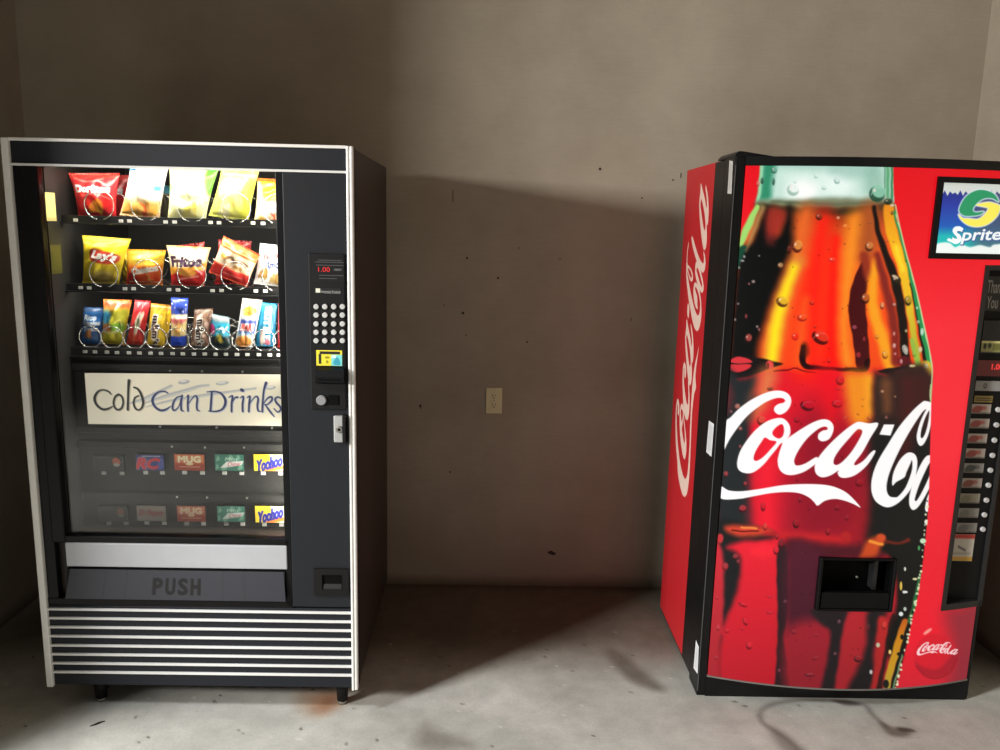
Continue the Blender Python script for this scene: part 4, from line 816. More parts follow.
St([(876, 262), (873, 285), (874, 310), (881, 335), (890, 366)], (6, 10, 11, 12, 12), (250, 160, 32), 2.5)
St([(877, 255), (884, 280), (891, 310), (895, 340), (896, 362)], (6, 8, 9, 9, 9), (134, 38, 30), 2)
St([(874, 207), (878, 230), (886, 255), (895, 280), (901, 310), (904, 340), (906, 366)], (4, 5, 7, 9, 9, 9, 9), (24, 14, 12), 1.5)
St([(889, 209), (892, 232), (901, 262), (907, 290), (912, 322), (917, 350), (919, 372)], (11, 11, 10, 9, 7, 6, 5), lambda x, y: lerp3(y, [(205, (235, 140, 30)), (250, (252, 190, 30)), (300, (240, 190, 40)), (372, (150, 180, 60))]), 1.6)
St([(896, 246), (903, 270)], 3, (255, 225, 50), 2); St([(911, 284), (918, 312), (924, 342), (927, 366)], (3, 5, 6, 6), (18, 18, 14), 1)
St([(895, 212), (901, 236), (908, 262), (915, 290), (921, 318), (926, 342), (930, 366)], (3, 3.5, 4, 6, 6, 5.5, 4), (36, 146, 78), 1); St([(896.5, 215), (902, 236), (911.5, 272), (917.5, 295), (923.5, 322), (928.5, 345), (932, 366)], 1.2, (196, 226, 160), .6)
B_([(922, 362), (930, 362), (931.5, 374), (926, 377), (922, 370)], (238, 196, 60), 1.6); A.ell(926, 366, 2, 2.5, (255, 250, 190), 1)
# waist line
B_([(731, 357), (757, 358), (768, 360), (783, 364.5), (770, 368), (757, 374), (731, 378)], (22, 16, 16), 1.2)
B_([(731.5, 360), (740, 356.5), (751, 361), (749, 363.5), (731, 363)], (214, 52, 60), .8); B_([(731, 365), (750, 365), (747, 370), (738, 372.5), (730.5, 370)], (214, 50, 58), .8)
A.ell(770, 365, 4, 4.5, (226, 66, 66), 1); A.ell(768, 366, 1, 3, (40, 10, 10), .6)
St([(774, 371), (788, 370), (794, 368.4), (802, 370.5), (816, 373)], (1.6, 1.4, 1.2, 1.2, .6), (110, 8, 16), .6)
St([(803.5, 347), (802.5, 358), (806, 366), (825, 368.5), (850, 369.5), (865, 369), (867, 360)], (5, 6.5, 5.5, 3.6, 4.2, 5.5, 5), (34, 8, 10), 1.1); A.ell(805, 350, 4, 8, (70, 24, 12), 3, .7)
B_([(877, 371), (892, 368), (906, 366), (917, 371), (912, 378), (900, 379.5), (888, 375)], (22, 12, 14), 1.0); St([(896, 372), (910, 370)], 2.5, (90, 24, 28), 1.2); B_([(898, 358), (906, 356), (912, 364), (900, 366)], (110, 20, 30), 1.5, .8); St([(912, 340), (916, 356), (919, 372)], (4, 5, 4), (150, 186, 70), 1.2)
# label zone
B_([(718, 376), (740, 378), (757, 376), (752, 400), (750, 440), (751, 490), (752, 540), (718, 545)], (34, 38, 40), 4)
B_([(718, 384), (730, 384), (732, 400), (726, 415), (718, 415)], (110, 40, 46), 4, .8)
St([(768, 378), (763, 395), (757, 415)], (18, 16, 10), (222, 128, 74), 7, .9); St([(752, 398), (748, 415)], 10, (84, 62, 52), 5, .8)
St([(772, 430), (768, 480), (766, 530)], (26, 26, 26), (238, 28, 48), 9)
B_([(800, 420), (835, 400), (850, 425), (870, 470), (868, 520), (850, 535), (800, 535), (790, 480)], (134, 20, 38), 16, .85)
St([(828, 378), (832, 400), (830, 425)], (26, 24, 10), (240, 18, 32), 9, .8)
B_([(846, 374), (872, 374), (876, 395), (870, 425), (852, 424), (846, 400)], (240, 140, 32), 6); St([(868, 378), (870, 412)], 6, (250, 170, 40), 4, .8)
B_([(874, 376), (884, 374), (934, 376), (934, 545), (872, 545), (869, 520), (871, 470), (872, 430)], (52, 30, 28), 3.5); B_([(872, 425), (934, 440), (934, 545), (870, 545), (870, 480)], (24, 24, 24), 8); St([(879, 380), (880, 430)], 7, (44, 34, 30), 4, .8); St([(886, 384), (887, 410)], (12, 8), (116, 70, 42), 4, .85); St([(908, 382), (908, 430), (900, 470)], (12, 14, 10), (74, 24, 24), 5, .8); St([(922, 382), (921, 400)], 10, (70, 22, 22), 5, .7)
B_([(858, 500), (868, 490), (866, 530), (850, 540)], (160, 24, 36), 6, .7)
St([(930.6, 385), (930.5, 400)], 1.2, (190, 215, 150), .7)
# lower waist
B_([(718, 520), (745, 524), (770, 530), (775, 538), (745, 546), (718, 552)], (26, 28, 28), 2.5)
B_([(725, 527), (740, 525.5), (762, 527), (772, 531), (764, 535), (742, 537), (728, 533)], (232, 70, 46), 2.6, .9); St([(732, 531), (746, 531.5), (758, 531)], 1.2, (70, 14, 10), .8); St([(742, 527.5), (756, 528.5)], 2, (252, 140, 70), 1.2)
St([(766, 534), (800, 536), (840, 541), (848, 541)], (4, 8, 8, 4), (200, 34, 40), 3.4); A.ell(846, 537, 5.5, 6, (180, 34, 36), 2)
B_([(788, 540), (815, 543), (845, 545), (880, 542), (880, 560), (845, 560), (788, 560)], (62, 22, 32), 4, .85)
# lower body
B_([(718, 545), (742, 543), (743, 560), (737, 590), (730, 612), (723, 625), (722, 600), (720, 570)], (30, 30, 32), 3)
B_([(712, 549), (722, 550), (724, 580), (723, 640), (721, 676), (706, 676)], (214, 46, 58), 2); A.ell(720, 538, 3.2, 4.5, (196, 50, 54), 1); B_([(720, 640), (724, 640), (723, 680), (719, 680)], (90, 34, 44), 2, .8)
B_([(727, 547), (745, 541), (770, 542), (778, 546), (778, 620), (774, 690), (722, 684), (724, 630), (738, 596), (742, 566), (736, 552)], (238, 34, 52), 3); A.ell(762, 552, 12, 6, (252, 40, 56), 5)
B_([(777, 552), (788, 552), (788, 610), (784, 636), (786, 656), (789, 700), (775, 700), (778, 640)], (44, 30, 34), 1.6)
B_([(788, 548), (818, 548), (832, 575), (830, 612), (788, 635)], (84, 28, 44), 6); B_([(785, 640), (800, 622), (826, 625), (831, 645), (824, 700), (788, 700)], (182, 36, 52), 6)
B_([(812, 610), (850, 611), (848, 616), (842, 640), (834, 700), (821, 700), (828, 655), (830, 632), (820, 624)], (40, 32, 36), 2.2)
B_([(848, 613), (868, 613), (874, 628), (866, 655), (852, 690), (834, 700), (841, 655)], (204, 42, 52), 2); B_([(868, 610), (886, 612), (876, 640), (873, 660), (874, 700), (844, 700), (856, 672), (866, 645)], (36, 32, 34), 3)
B_([(880, 616), (889, 622), (884, 650), (876, 700), (869, 700), (876, 655), (877, 630)], (214, 46, 46), 1.8); B_([(890, 618), (896, 618), (886, 664), (880, 700), (874, 700), (884, 655)], (62, 26, 24), 1.4)
B_([(878, 545), (930, 545), (922, 575), (917, 595), (910, 618), (893, 660), (888, 640), (897, 605), (893, 560)], (20, 22, 20), 2.2)
St([(905, 622), (898, 645), (891, 670), (886, 695)], (7, 8, 7.5, 6), lambda x, y: lerp3(y, [(618, (226, 104, 34)), (640, (246, 160, 34)), (668, (250, 190, 44)), (695, (226, 200, 80))]), 1.2)
St([(910, 622), (905, 640), (899, 662), (892, 692)], (4, 4.5, 4.5, 4.5), (22, 26, 20), .9); St([(902, 655), (898, 672), (893, 690)], 1.6, (140, 186, 130), .7)
St([(921, 572), (917.5, 592), (914, 608), (909, 622)], (2.5, 4, 4, 3), (40, 120, 64), 1.2)
B_([(862, 552), (868, 540), (878, 536), (885, 540), (881, 546), (876, 556), (862, 558)], (206, 76, 34), 2.6); A.ell(881, 537, 5, 4, (214, 78, 40), 1.6); St([(870, 541), (882, 543.5)], 3, (246, 150, 54), 1.2); St([(886, 541), (900, 543), (908, 540)], (3, 2.5, 4), (110, 36, 26), 1.6)
r = np.random.default_rng(11)
A.X, A.Y = X0_, Y0_
A.c *= np.interp(A.Y, [530, 680], [1, .76])[:, None]  # uneven backlight painted in: picture colours dim towards the bottom
# droplets
def drop(x, y, rx, ry, dark=(90, 14, 14), lite=None, rot=0.0):
    ix = int(np.argmin((A.X-x)**2+(A.Y-y)**2)); c0 = A.c[ix].copy()
    A.ell(x, y, rx, ry, dark, .7, .8, rot); A.ell(x+.22*rx, y-.34*ry, rx*.86, ry*.78, np.minimum(c0*1.04+5, 255) if lite is None else (np.array(lite)*.75+c0*.25), .9, .85, rot)
    A.stroke([(x-.75*rx, y+.1*ry), (x-.2*rx, y-.75*ry), (x+.5*rx, y-.7*ry)], max(.5, .16*rx), np.minimum(c0*.6+90, 255), .5, .45)
    if rx > 2.6 and y < 372: A.ell(x-.3*rx, y-.45*ry, max(.5, rx*.16), max(.5, ry*.16), (255, 225, 210), .5, .8)
for q in [(782, 302, 6, 5, (60, 18, 14), (250, 190, 50), .5), (820, 338, 9, 6, (44, 8, 10), (250, 60, 40), .55), (812, 303, 2.5, 2), (802, 318, 5, 3.5, (150, 20, 16)), (795, 337, 3.4, 3.6, (190, 22, 18), (246, 40, 26)), (815, 327, 1.4, 1.4), (829, 361, 1.8, 2), (840, 381, 4, 4.5, (120, 14, 20), (226, 30, 40)), (865, 299, 4.5, 5, (50, 14, 12), (236, 120, 50)), (858, 356, 2.5, 3.5, (60, 14, 18), (200, 52, 60)), (864, 340, 1.2, 3, (70, 16, 18), (190, 60, 60)), (854, 328, 2.6, 2.6, (60, 14, 18), (190, 90, 110)), (819, 217, 3.4, 3.2, (40, 14, 10), (150, 60, 30)), (838, 218, 1.5, 1.3, (220, 120, 60), (250, 220, 190)), (845, 226, 2, 1.6, (230, 120, 40), (250, 160, 80)), (869, 247, 4, 4.5, (70, 26, 14), (236, 150, 80)), (832, 260, 3.4, 2.2, (200, 30, 24), (250, 84, 60)), (797, 247, 5, 6, (70, 20, 14), (246, 170, 80)), (789, 250, 2, 4, (50, 14, 12), (120, 40, 30)), (780, 266, 2.8, 3, (60, 24, 16), (246, 190, 120)), (885, 355, 3, 4.2, (130, 60, 20), (250, 180, 60)), (877, 337, 2, 2.2, (150, 70, 20), (246, 160, 50)), (882, 306, 2, 3.4, (90, 40, 24), (250, 190, 140)), (748, 339, 3.6, 4.6, (40, 14, 14), (236, 96, 84)), (746, 317, 1, 2.6, (60, 20, 20), (230, 90, 90)), (753, 282, 1.8, 1.6, (60, 40, 40), (240, 210, 210)), (749, 284, 1, 1, (120, 60, 60), (220, 120, 120)), (738, 304, 1.1, 1.1, (60, 50, 50), (220, 180, 190)), (735, 320, .9, 1.4, (60, 50, 50), (230, 210, 210)), (757, 327, 1.2, 1.4, (60, 50, 50), (240, 200, 190)), (759, 330, 1, 1.6, (60, 50, 50), (230, 120, 120)), (744, 257, 1.2, 1.6, (60, 60, 60), (250, 250, 250)), (742, 261, 2, 1.2, (60, 60, 60), (240, 240, 240)), (759, 256, .8, .8, (60, 60, 60), (240, 220, 210)), (739, 268, .9, 1.4, (60, 70, 60), (200, 220, 210)),
          (807, 406, 7, 5, (60, 6, 14), (214, 20, 44), .3), (837, 404, 5.4, 4, (130, 12, 24), (226, 34, 44)), (797, 420, 3, 2.8, (90, 8, 20), (190, 20, 40)), (846, 418, 2.2, 1.6, (170, 60, 30)), (863, 399, 1.2, 1.2, (160, 70, 20)), (869, 418, 2, 1.6, (130, 50, 30)), (858, 414, 1.2, 1.2), (761, 421, 4, 4.5, (80, 20, 14), (236, 90, 64)), (737, 407, 2.8, 3, (90, 50, 44), (236, 140, 120)), (740, 429, 2, 2.2, (60, 40, 40), (230, 130, 120)), (731, 412, 1.2, 1.5, (60, 40, 44), (200, 110, 120)), (740, 447, 1.4, 2, (60, 30, 30), (210, 90, 90)), (725.5, 474.5, 2.4, 3, (50, 26, 30), (220, 70, 80)), (745, 484, 1.8, 2.2, (70, 20, 26), (220, 60, 70)), (770, 389, 3, 1.6, (60, 30, 20), (130, 60, 40)), (882, 392, 1.8, 1.8, (60, 40, 30), (236, 170, 130)), (886, 418, 1.4, 2, (40, 26, 24), (200, 110, 100)), (895, 397, 1, 1.2, (50, 36, 30), (226, 170, 110)), (859, 483, 3.8, 4, (84, 8, 16), (170, 22, 36)), (838, 389, 2.2, 1.2, (130, 10, 20)),
          (763, 507, 2.4, 4.4, (80, 8, 18), (214, 26, 44)), (742, 509, 4, 3.6, (60, 12, 20), (226, 52, 64)), (796, 524, 3.2, 4.4, (54, 8, 14), (170, 28, 40)), (800, 500, 2, 2.6, (70, 8, 18)), (837, 508, 3, 2.6, (80, 10, 22), (160, 26, 40)), (847, 518, 2, 2.6, (84, 10, 22), (170, 30, 42)), (828, 532, 2.4, 3.4, (70, 10, 20), (180, 34, 42)), (765, 527, 2, 3.6, (110, 20, 24), (240, 80, 60)), (781, 544, 2.6, 5, (70, 12, 20), (170, 32, 46)), (776, 551, 2.6, 4, (90, 10, 20), (236, 40, 56)), (777, 537, 1.8, 2.6, (60, 12, 18)), (735, 557, 3, 3, (50, 18, 22), (206, 60, 70)), (738, 562, 1.8, 2.6, (60, 20, 24), (190, 60, 70)), (725, 567, 3, 4, (110, 24, 32), (206, 60, 66)), (717, 598, 1.4, 1.6, (120, 20, 30)), (743, 605, 4.6, 1.8, (80, 10, 20), (226, 30, 48), .3), (770, 597, 2.6, .8, (100, 10, 24)), (770, 613, 3.6, 1, (84, 10, 20)), (745, 622, 2, 4, (96, 10, 22), None, -.4), (749, 646, 3, 3.6, (90, 10, 20), (236, 40, 56)), (718, 628, 1.6, 3, (120, 20, 30), (220, 70, 80)), (727, 631, 2.4, 2.4, (130, 16, 28)), (742, 629, 1.4, 1.4, (110, 12, 24)), (716, 658, 1.8, 2, (110, 22, 34)), (794, 632, 2.6, 2.4, (90, 14, 26)), (816, 635, 2.2, 1.2, (100, 16, 28)), (816, 658, 4, 1.8, (96, 16, 28), None, -.4), (810, 675, 5.6, 1.8, (60, 12, 20)), (839, 622, 1.6, 2.2, (70, 44, 54), (140, 80, 100)), (835, 654, 1.6, 1.6, (60, 40, 46), (150, 80, 96)), (858, 659, 4.4, 3.2, (40, 10, 14), (150, 30, 36)), (868, 627, 2, 2.4, (110, 24, 28)), (884, 626, 2.4, 4, (130, 24, 26), (236, 70, 60)), (785, 602, 2, 2, (60, 30, 38), (120, 56, 70)), (779, 671, 1.4, 2, (70, 30, 40), (150, 60, 80)),
          (774, 170.5, 3, 3.2, (36, 80, 66), (120, 180, 156)), (773.5, 182, 1.2, 3.5, (10, 40, 30), (20, 70, 50)), (762, 181, 1.6, 3, (20, 30, 24), (40, 80, 60)), (758, 184, 1.6, 2.8, (150, 60, 50), (236, 130, 120)), (837, 181, 3, 3, (120, 160, 150), (214, 238, 228)), (824, 188, 2.4, 2, (140, 176, 164), (226, 246, 238)), (816, 176, 2, 2.4, (150, 188, 176), (226, 246, 238)), (793, 190, 6, 6, (140, 176, 160), (246, 252, 248)), (795, 182, 1.6, 1.6, (160, 200, 186), (230, 246, 240)),
          (877, 194, 8, 8, (20, 66, 46), (146, 214, 180), .5), (888, 202, 4, 3, (10, 24, 16), (30, 50, 36)), (892, 205.5, 2, 1.2, (200, 190, 160), (246, 240, 220)), (892, 213, 1.4, 2, (60, 40, 16), (120, 80, 30)), (898, 219, 1.4, 3, (230, 60, 60), (250, 170, 150)), (896, 281, 5, 4.4, (24, 20, 12), (60, 50, 30), .6), (895, 277, 3.4, 1.4, (240, 210, 170), (250, 226, 190), .5), (908, 301, 3.4, 5, (20, 16, 12), (180, 150, 50)), (894, 305, 1.6, 2, (90, 40, 30), (246, 200, 180)), (922, 332, 1.6, 3.6, (200, 230, 210), (246, 252, 246)), (917, 308, .9, 1.2, (200, 220, 200), (240, 250, 240)), (918, 322, 1.4, 1.6, (140, 170, 120), (230, 240, 220)), (905, 350, 2.4, 5, (200, 200, 180), (246, 240, 226), -.4), (894, 346, 1.6, 2.4, (200, 120, 110), (250, 220, 210)), (894, 334, 1, 2, (200, 110, 100), (246, 200, 190)), (895, 354, 1.2, 1.2, (190, 90, 90), (240, 190, 180)), (901, 362, 1.4, 2.6, (160, 60, 70), (246, 210, 200)), (920, 350, 2, 3, (160, 190, 120), (240, 246, 220)), (912, 366, 3, 1.2, (190, 200, 120), (230, 240, 190)), (906, 331, 1, 1.4, (200, 200, 120), (250, 250, 200)), (914, 354, 1.6, 3, (90, 110, 40), (170, 200, 80)), (887, 241, 1.1, 1.3, (110, 60, 20)), (893.5, 241.5, 1, 1, (130, 70, 16)), (870, 223, 1.2, 1, (100, 44, 20)), (906, 260, 1.2, 1.8, (60, 80, 20), (120, 150, 40))]: drop(*q[:4], *(q[4:]))
for k in range(70):
    x, y = r.uniform(790, 868), r.uniform(212, 690); c0 = A.c[np.argmin((A.X-x)**2+(A.Y-y)**2)]
    A.ell(x, y, r.uniform(.5, 1.1), r.uniform(.5, 1.3), c0*.62, .5, .7)
# the script
wf = lambda pts: [(800+x/6.25, 385+y/6.25) for x, y in pts]
WHT = (255, 252, 252)
A.poly(wf(wC1), WHT, .55); A.poly(wf(wo), WHT, .55, holes=[wf(h) for h in wo_h]); A.poly(wf(wc), WHT, .55); A.poly(wf(wa), WHT, .55, holes=[wf(wa_h)]); A.poly(wf(wdash), WHT, .55, sp=False)
A.poly(wf(wC2), WHT, .55); A.poly(wf(wL), WHT, .55, holes=[wf(wL_h)]); A.poly(wf(wo2), WHT, .55, holes=[wf(wo2_h)]); A.poly(wf(wl), WHT, .55); A.poly(wf(wsw), WHT, .55)
# red ground beyond the bottle closes over the cut letters
A.poly(np.concatenate([spline(EDGE, False)+np.array([.3, 0]), [[1200, 720], [1200, 130]]]), REDG, .6)
A.poly([(1000, 590), (985, 690), (960, 700), (948, 690), (952, 650), (945, 615), (960, 605)], (135, 42, 54), 14, .85)
# pearls along the right edge of the glass
r = np.random.default_rng(11)
ED = spline(EDGE, False, 8)
for x, y in ED:
    if 500 < y < 692 and r.random() < .8: A.ell(x-r.uniform(0, 1.6), y+r.uniform(-2, 2), r.uniform(.6, 1.5), r.uniform(.7, 1.8), (226, 232, 190) if r.random() < .7 else (30, 40, 30), .5, .9)
for x, y, rx, ry, c_ in [(901, 586, 1.2, 4.5, (236, 200, 90)), (915, 579, 2.4, 1.1, (230, 225, 170)), (905, 569, 1, 2, (230, 230, 220)), (904, 592, 1.5, 1.5, (220, 220, 215)), (906, 592, 1.6, 1.1, (240, 240, 235)), (901, 614, 2.2, 2.2, (226, 230, 228)), (905, 609, 1.5, 2, (190, 200, 190)), (923, 541, 3, 2.6, (196, 226, 190)), (919, 548, 1.2, 2.5, (70, 150, 90)), (926, 522, 1.5, 2.2, (236, 240, 226)), (878, 645, 2, 2.4, (190, 180, 150)), (871, 672, 1.4, 2.2, (190, 190, 190)), (886, 684, 3, 4.4, (24, 26, 24)), (902, 637, 1.8, 2.6, (20, 20, 18)), (899, 654, 2.2, 1.8, (24, 24, 20)), (890, 652, 1.4, 2.2, (240, 200, 120))]: A.ell(x, y, rx, ry, c_, .6)
A.stroke([(895.4, 205), (899.4, 225), (905.4, 250), (911.4, 272), (917.3, 295), (923.3, 322), (928.3, 345), (932, 366), (932, 378), (931, 395), (930.6, 402)], 1.3, (196, 222, 160), .6, .9)
# little disc, lower right
A.ell(936, 656, 22, 22.5, (206, 28, 44), 1.5, .6); A.poly([(915, 662), (925, 668), (940, 668), (957, 650), (956, 664), (946, 675), (934, 678.5), (922, 674)], (150, 26, 40), 2.5, .6); A.stroke([(916, 666), (926, 676), (938, 678.5), (950, 672), (957, 658)], 1.0, (120, 20, 32), .9, .6); A.ell(927.6, 631.5, 5, 1.5, (255, 176, 160), 1.2, .9, -.62)
def discfn(x, y): t = (x+621)/1880.0; v = (y-35)/745.0; return (917+t*39.5, 644.5-2.0*t+v*12.5-5*math.sin(math.pi*t)*.5)
wordmark(A, discfn, (252, 214, 216), .45, 1.0, .12)
A.noise(1.5)
# opening for the delivery port
pa = [bp(817, 556), bp(894.5, 557.5), bp(892, 611), bp(815.5, 608.5)]
PU0, PU1 = (pa[0][0]+pa[3][0])/2, (pa[1][0]+pa[2][0])/2; PZ1, PZ0 = (pa[0][2]+pa[1][2])/2, (pa[2][2]+pa[3][2])/2
uc = .25*(U[:-1, :-1]+U[1:, 1:]+U[1:, :-1]+U[:-1, 1:]); zc_ = .25*(Z[:-1, :-1]+Z[1:, 1:]+Z[1:, :-1]+Z[:-1, 1:])
e0, e1 = bp(983.5, 265), bp(943, 608)
QU0, QU1, QZ1, QZ0 = .800, BW, e0[2], (bp(975, 608)[2]+bp(943, 608)[2])/2
keep = ~((uc > QU0+.006) & (zc_ > QZ0+.008) & (zc_ < QZ1-.008)) & ~((uc > PU0+.01) & (uc < PU1-.01) & (zc_ > PZ0+.01) & (zc_ < PZ1-.01))
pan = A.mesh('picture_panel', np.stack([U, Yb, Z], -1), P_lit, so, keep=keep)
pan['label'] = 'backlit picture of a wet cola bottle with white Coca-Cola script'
# delivery port
yF = float(bow((PU0+PU1)/2))
pf = MB(); fr_w = .012; ya = yF-.012
for b0, b1 in (((PU0, PZ0), (PU0+fr_w, PZ1)), ((PU1-fr_w, PZ0), (PU1, PZ1)), ((PU0+.004, PZ1-fr_w*.7), (PU1-.004, PZ1)), ((PU0+.004, PZ0), (PU1-.004, PZ0+fr_w*.8))): pf.box((b0[0], ya, b0[1]), (b1[0], yF+.02, b1[1]), .005, seg=3)
pf = pf.build('delivery_port', M_black, so)
pi_ = MB(); pi_.box((PU0+.006, yF+.06, PZ0+.006), (PU1-.006, yF+.066, PZ1-.006)); pi_.box((PU0+.006, yF+.012, PZ0+.006), (PU0+.012, yF+.062, PZ1-.006)); pi_.box((PU1-.012, yF+.012, PZ0+.006), (PU1-.006, yF+.062, PZ1-.006)); pi_.box((PU0+.006, yF+.012, PZ1-.012), (PU1-.006, yF+.062, PZ1-.006)); pi_.box((PU0+.006, yF+.012, PZ0+.006), (PU1-.006, yF+.062, PZ0+.012))
pi_.build('port_recess', M_hole, pf)
zf = bp(850, 592)[2]
pl = MB(); pl.prism_x([(ya+.004, PZ0+.012), (ya+.002, zf-.006), (ya+.006, zf), (ya+.022, zf), (ya+.02, PZ0+.012)], PU0+.016, PU1-.016); pl.build('port_flap', M_black, pf)
MB().box((PU1-.062, yF+.02, zf), (PU1-.05, yF+.058, PZ1-.012)).build('can_guide', M_rough, pf)
p = bp(857, 577, -.055); MB().cyl((p[0], yF+.054, p[2]), (p[0], yF+.060, p[2]), .004, n=12).build('port_screw', M_steel, pf)
# ---- flavour sign
f0, f1 = bp(937.5, 176.5), bp(929, 258.5); SU0, SU1, SZ1, SZ0 = (f0[0]+f1[0])/2-.002, .915, f0[2], f1[2]
nx, ny = 240, 180
fu = .018
U2, Z2 = np.meshgrid(np.linspace(SU0+fu, SU1-fu, nx), np.linspace(SZ1-fu, SZ0+fu, ny))
sx0, sx1 = 943.5, 943.5+(SU1-SU0-2*fu)*332; 
Wp = SO.o+U2[..., None]*SO.ex+(bow(U2)-.0112)[..., None]*SO.ey+Z2[..., None]*np.array([0, 0, 1.]); Dp = Wp-CP; dz_ = Dp @ _fw; Xs = 500+F*(Dp @ CR)/dz_; Ys = 375-F*(Dp @ CU)/dz_
g_ = Pic(Xs, Ys, (30, 50, 150))
g_.rect(900, 150, 1100, 300, lambda x, y: lerp3(y, [(180, (24, 30, 110)), (205, (32, 54, 158)), (226, (20, 90, 180)), (236, (10, 180, 180)), (246, (20, 190, 180))]), .1)
g_.rect(972, 170, 1100, 270, lambda x, y: lerp3(y, [(180, (80, 90, 120)), (215, (66, 78, 110)), (250, (70, 110, 130))]), 12, .9)
jag = [(938, 176)]+[(1060, 176), (1060, 193)]+[(x, 190.5+(3.4 if i % 2 else 0)+(i % 3)) for i, x in enumerate(np.arange(1054, 941, -2.6))]+[(938, 189)]
g_.poly(jag, (206, 212, 206), .6, sp=False); g_.rect(940, 178, 1010, 184, (170, 178, 166), 3, .6)
spl = [(935, 262), (935, 246), (942, 242.5), (950, 243), (955, 247), (962, 244.5), (970, 247), (980, 245), (990, 247), (1000, 244), (1060, 246), (1060, 262)]
g_.poly(spl, (238, 246, 242), 1.4)
zz7 = lambda pts: [(930+x/8.83, 170+y/8.83) for x, y in pts]
gpol = zz7([(258, 360), (285, 280), (340, 215), (420, 178), (500, 182), (570, 215), (606, 278), (555, 252), (500, 248), (450, 265), (400, 310), (378, 350), (402, 374), (474, 368), (440, 395), (370, 405), (300, 402)])
ypol = zz7([(252, 392), (290, 425), (350, 430), (420, 435), (470, 405), (512, 350), (500, 330), (408, 310), (450, 295), (520, 285), (570, 295), (618, 320), (602, 390), (550, 450), (480, 490), (400, 500), (330, 482), (275, 438)])
g_.poly(gpol, (215, 225, 235), 1, grow=1.1); g_.poly(ypol, (225, 230, 240), 1, grow=.9); g_.poly(gpol, (34, 148, 98), .7); g_.poly(ypol, (248, 236, 92), .7)
g_.text('Sprite', 977.5, 236.8, 48, 15, (60, 90, 150), rot=-.02, shear=.3, blur=.8, grow=1.0); g_.text('Sprite', 977, 236.2, 48, 15, (248, 252, 252), rot=-.02, shear=.3, blur=.5, grow=.4); g_.poly(zz7([(190, 640), (150, 620), (170, 602), (215, 625), (240, 600), (200, 545), (215, 505), (262, 497), (295, 520), (270, 540), (240, 530), (240, 555), (280, 600), (262, 640), (225, 655)]), (248, 252, 252), .6)
fsn = MB()
sgn = bowed_bar(SZ0, SZ1, .010, 'flavour_sign', M_black, SU0, SU1, back=.03)
sgn['label'] = 'black framed lit Sprite sign'
g_.mesh('sign_picture', np.stack([U2, bow(U2)-.0112, Z2], -1), P_sign, sgn)
# ---- selection column
e0, e1 = bp(983.5, 265), bp(943, 608)
QU0, QU1, QZ1, QZ0 = .800, BW, e0[2], (bp(975, 608)[2]+bp(943, 608)[2])/2
yq = float(bow(QU0))
yp = .003
sel = bowed_bar(QZ0, QZ1, .005, 'selection_frame', M_rough, QU0, QU0+.016, back=.05)
def column_bar(z0, z1, name):
    m = bmesh.new(); us_ = list(np.linspace(QU0+.014, GU1, 12))+[QU1]; R_ = []
    for u in us_:
        y = float(bow(u))-.005 if u <= GU1 else -.005
        R_.append([m.verts.new((u, y, z0)), m.verts.new((u, y, z1)), m.verts.new((u, .006, z1)), m.verts.new((u, .006, z0))])
    for a_, b_ in zip(R_[:-1], R_[1:]):
        for k in range(4): m.faces.new((a_[k], a_[(k+1) % 4], b_[(k+1) % 4], b_[k]))
    m.faces.new(R_[0][::-1]); m.faces.new(R_[-1]); bmesh.ops.recalc_face_normals(m, faces=m.faces)
    me = bpy.data.meshes.new(name); m.to_mesh(me); m.free(); return link(name, me, M_rough, sel)
column_bar(QZ0, QZ0+.022, 'frame_ledge'); column_bar(QZ1-.016, QZ1, 'frame_top')
MB().box((QU1-.014, -.005, QZ0), (QU1, .006, QZ1), .002).build('frame_side', M_rough, sel)
MB().box((QU0+.01, yp, QZ0+.01), (QU1-.01, .007, QZ1-.01)).build('selection_panel', M_blackm, so)
def sp(px, py): return SO.y(px, py, yp-.002)
def plate(name, x0, y0, x1, y1, base, paint=None, m=P_matt, parent=None, n=(60, 30), th=.003):
    a = sp(x0, y0); b = sp(x1, y1); u0, u1 = a[0], min(b[0], QU1-.014); z1_ = a[2]; z0_ = b[2]
    p = flat_pic(None, n[0], n[1], 0, 20, 0, 10, base)
    if paint: paint(p)
    o = p.mesh(name, quad_pos(n[0], n[1], (u0, yp-th, z1_), (u1, yp-th, z1_), (u1, yp-th, z0_), (u0, yp-th, z0_)), m, parent or so)
    k = MB(); k.box((u0, yp-th+.0004, z0_), (u1, yp+.001, z1_)); k.build(name+'_holder', M_rough, o)
    return o
def ty(p): p.text('Thank', 6.0, 3.0, 9.6, 3.6, (168, 166, 160), blur=.25, grow=.06); p.text('You', 5.2, 7.5, 6.2, 3.4, (168, 166, 160), blur=.25, grow=.06)
plate('thank_you_plate', 986.5, 276, 1036, 312, (26, 25, 24), ty, n=(150, 90))
def bl(p):
    p.rect(0, 0, 20, 6, (16, 16, 16)); p.rect(.2, 6.4, 20, 9.6, (158, 154, 100), .3); p.ell(2.4, 7.8, 1, .9, (40, 40, 20), .3); p.ell(5.2, 7.6, 1.1, .8, (40, 60, 30), .3); p.rect(7, 7, 12, 9, (120, 120, 60), .3); p.rect(.2, 6.2, 20, 6.8, (230, 225, 150), .2)
plate('bill_acceptor', 982.5, 320, 1034, 354, (14, 14, 14), bl, n=(90, 50), th=.012)
plate('price_display', 978, 360, 1030, 377, (72, 18, 18), lambda p: (p.text('1.00', 12.5, 4.0, 7, 3.4, (255, 60, 60), blur=.3, grow=.2)), P_led, n=(120, 40))
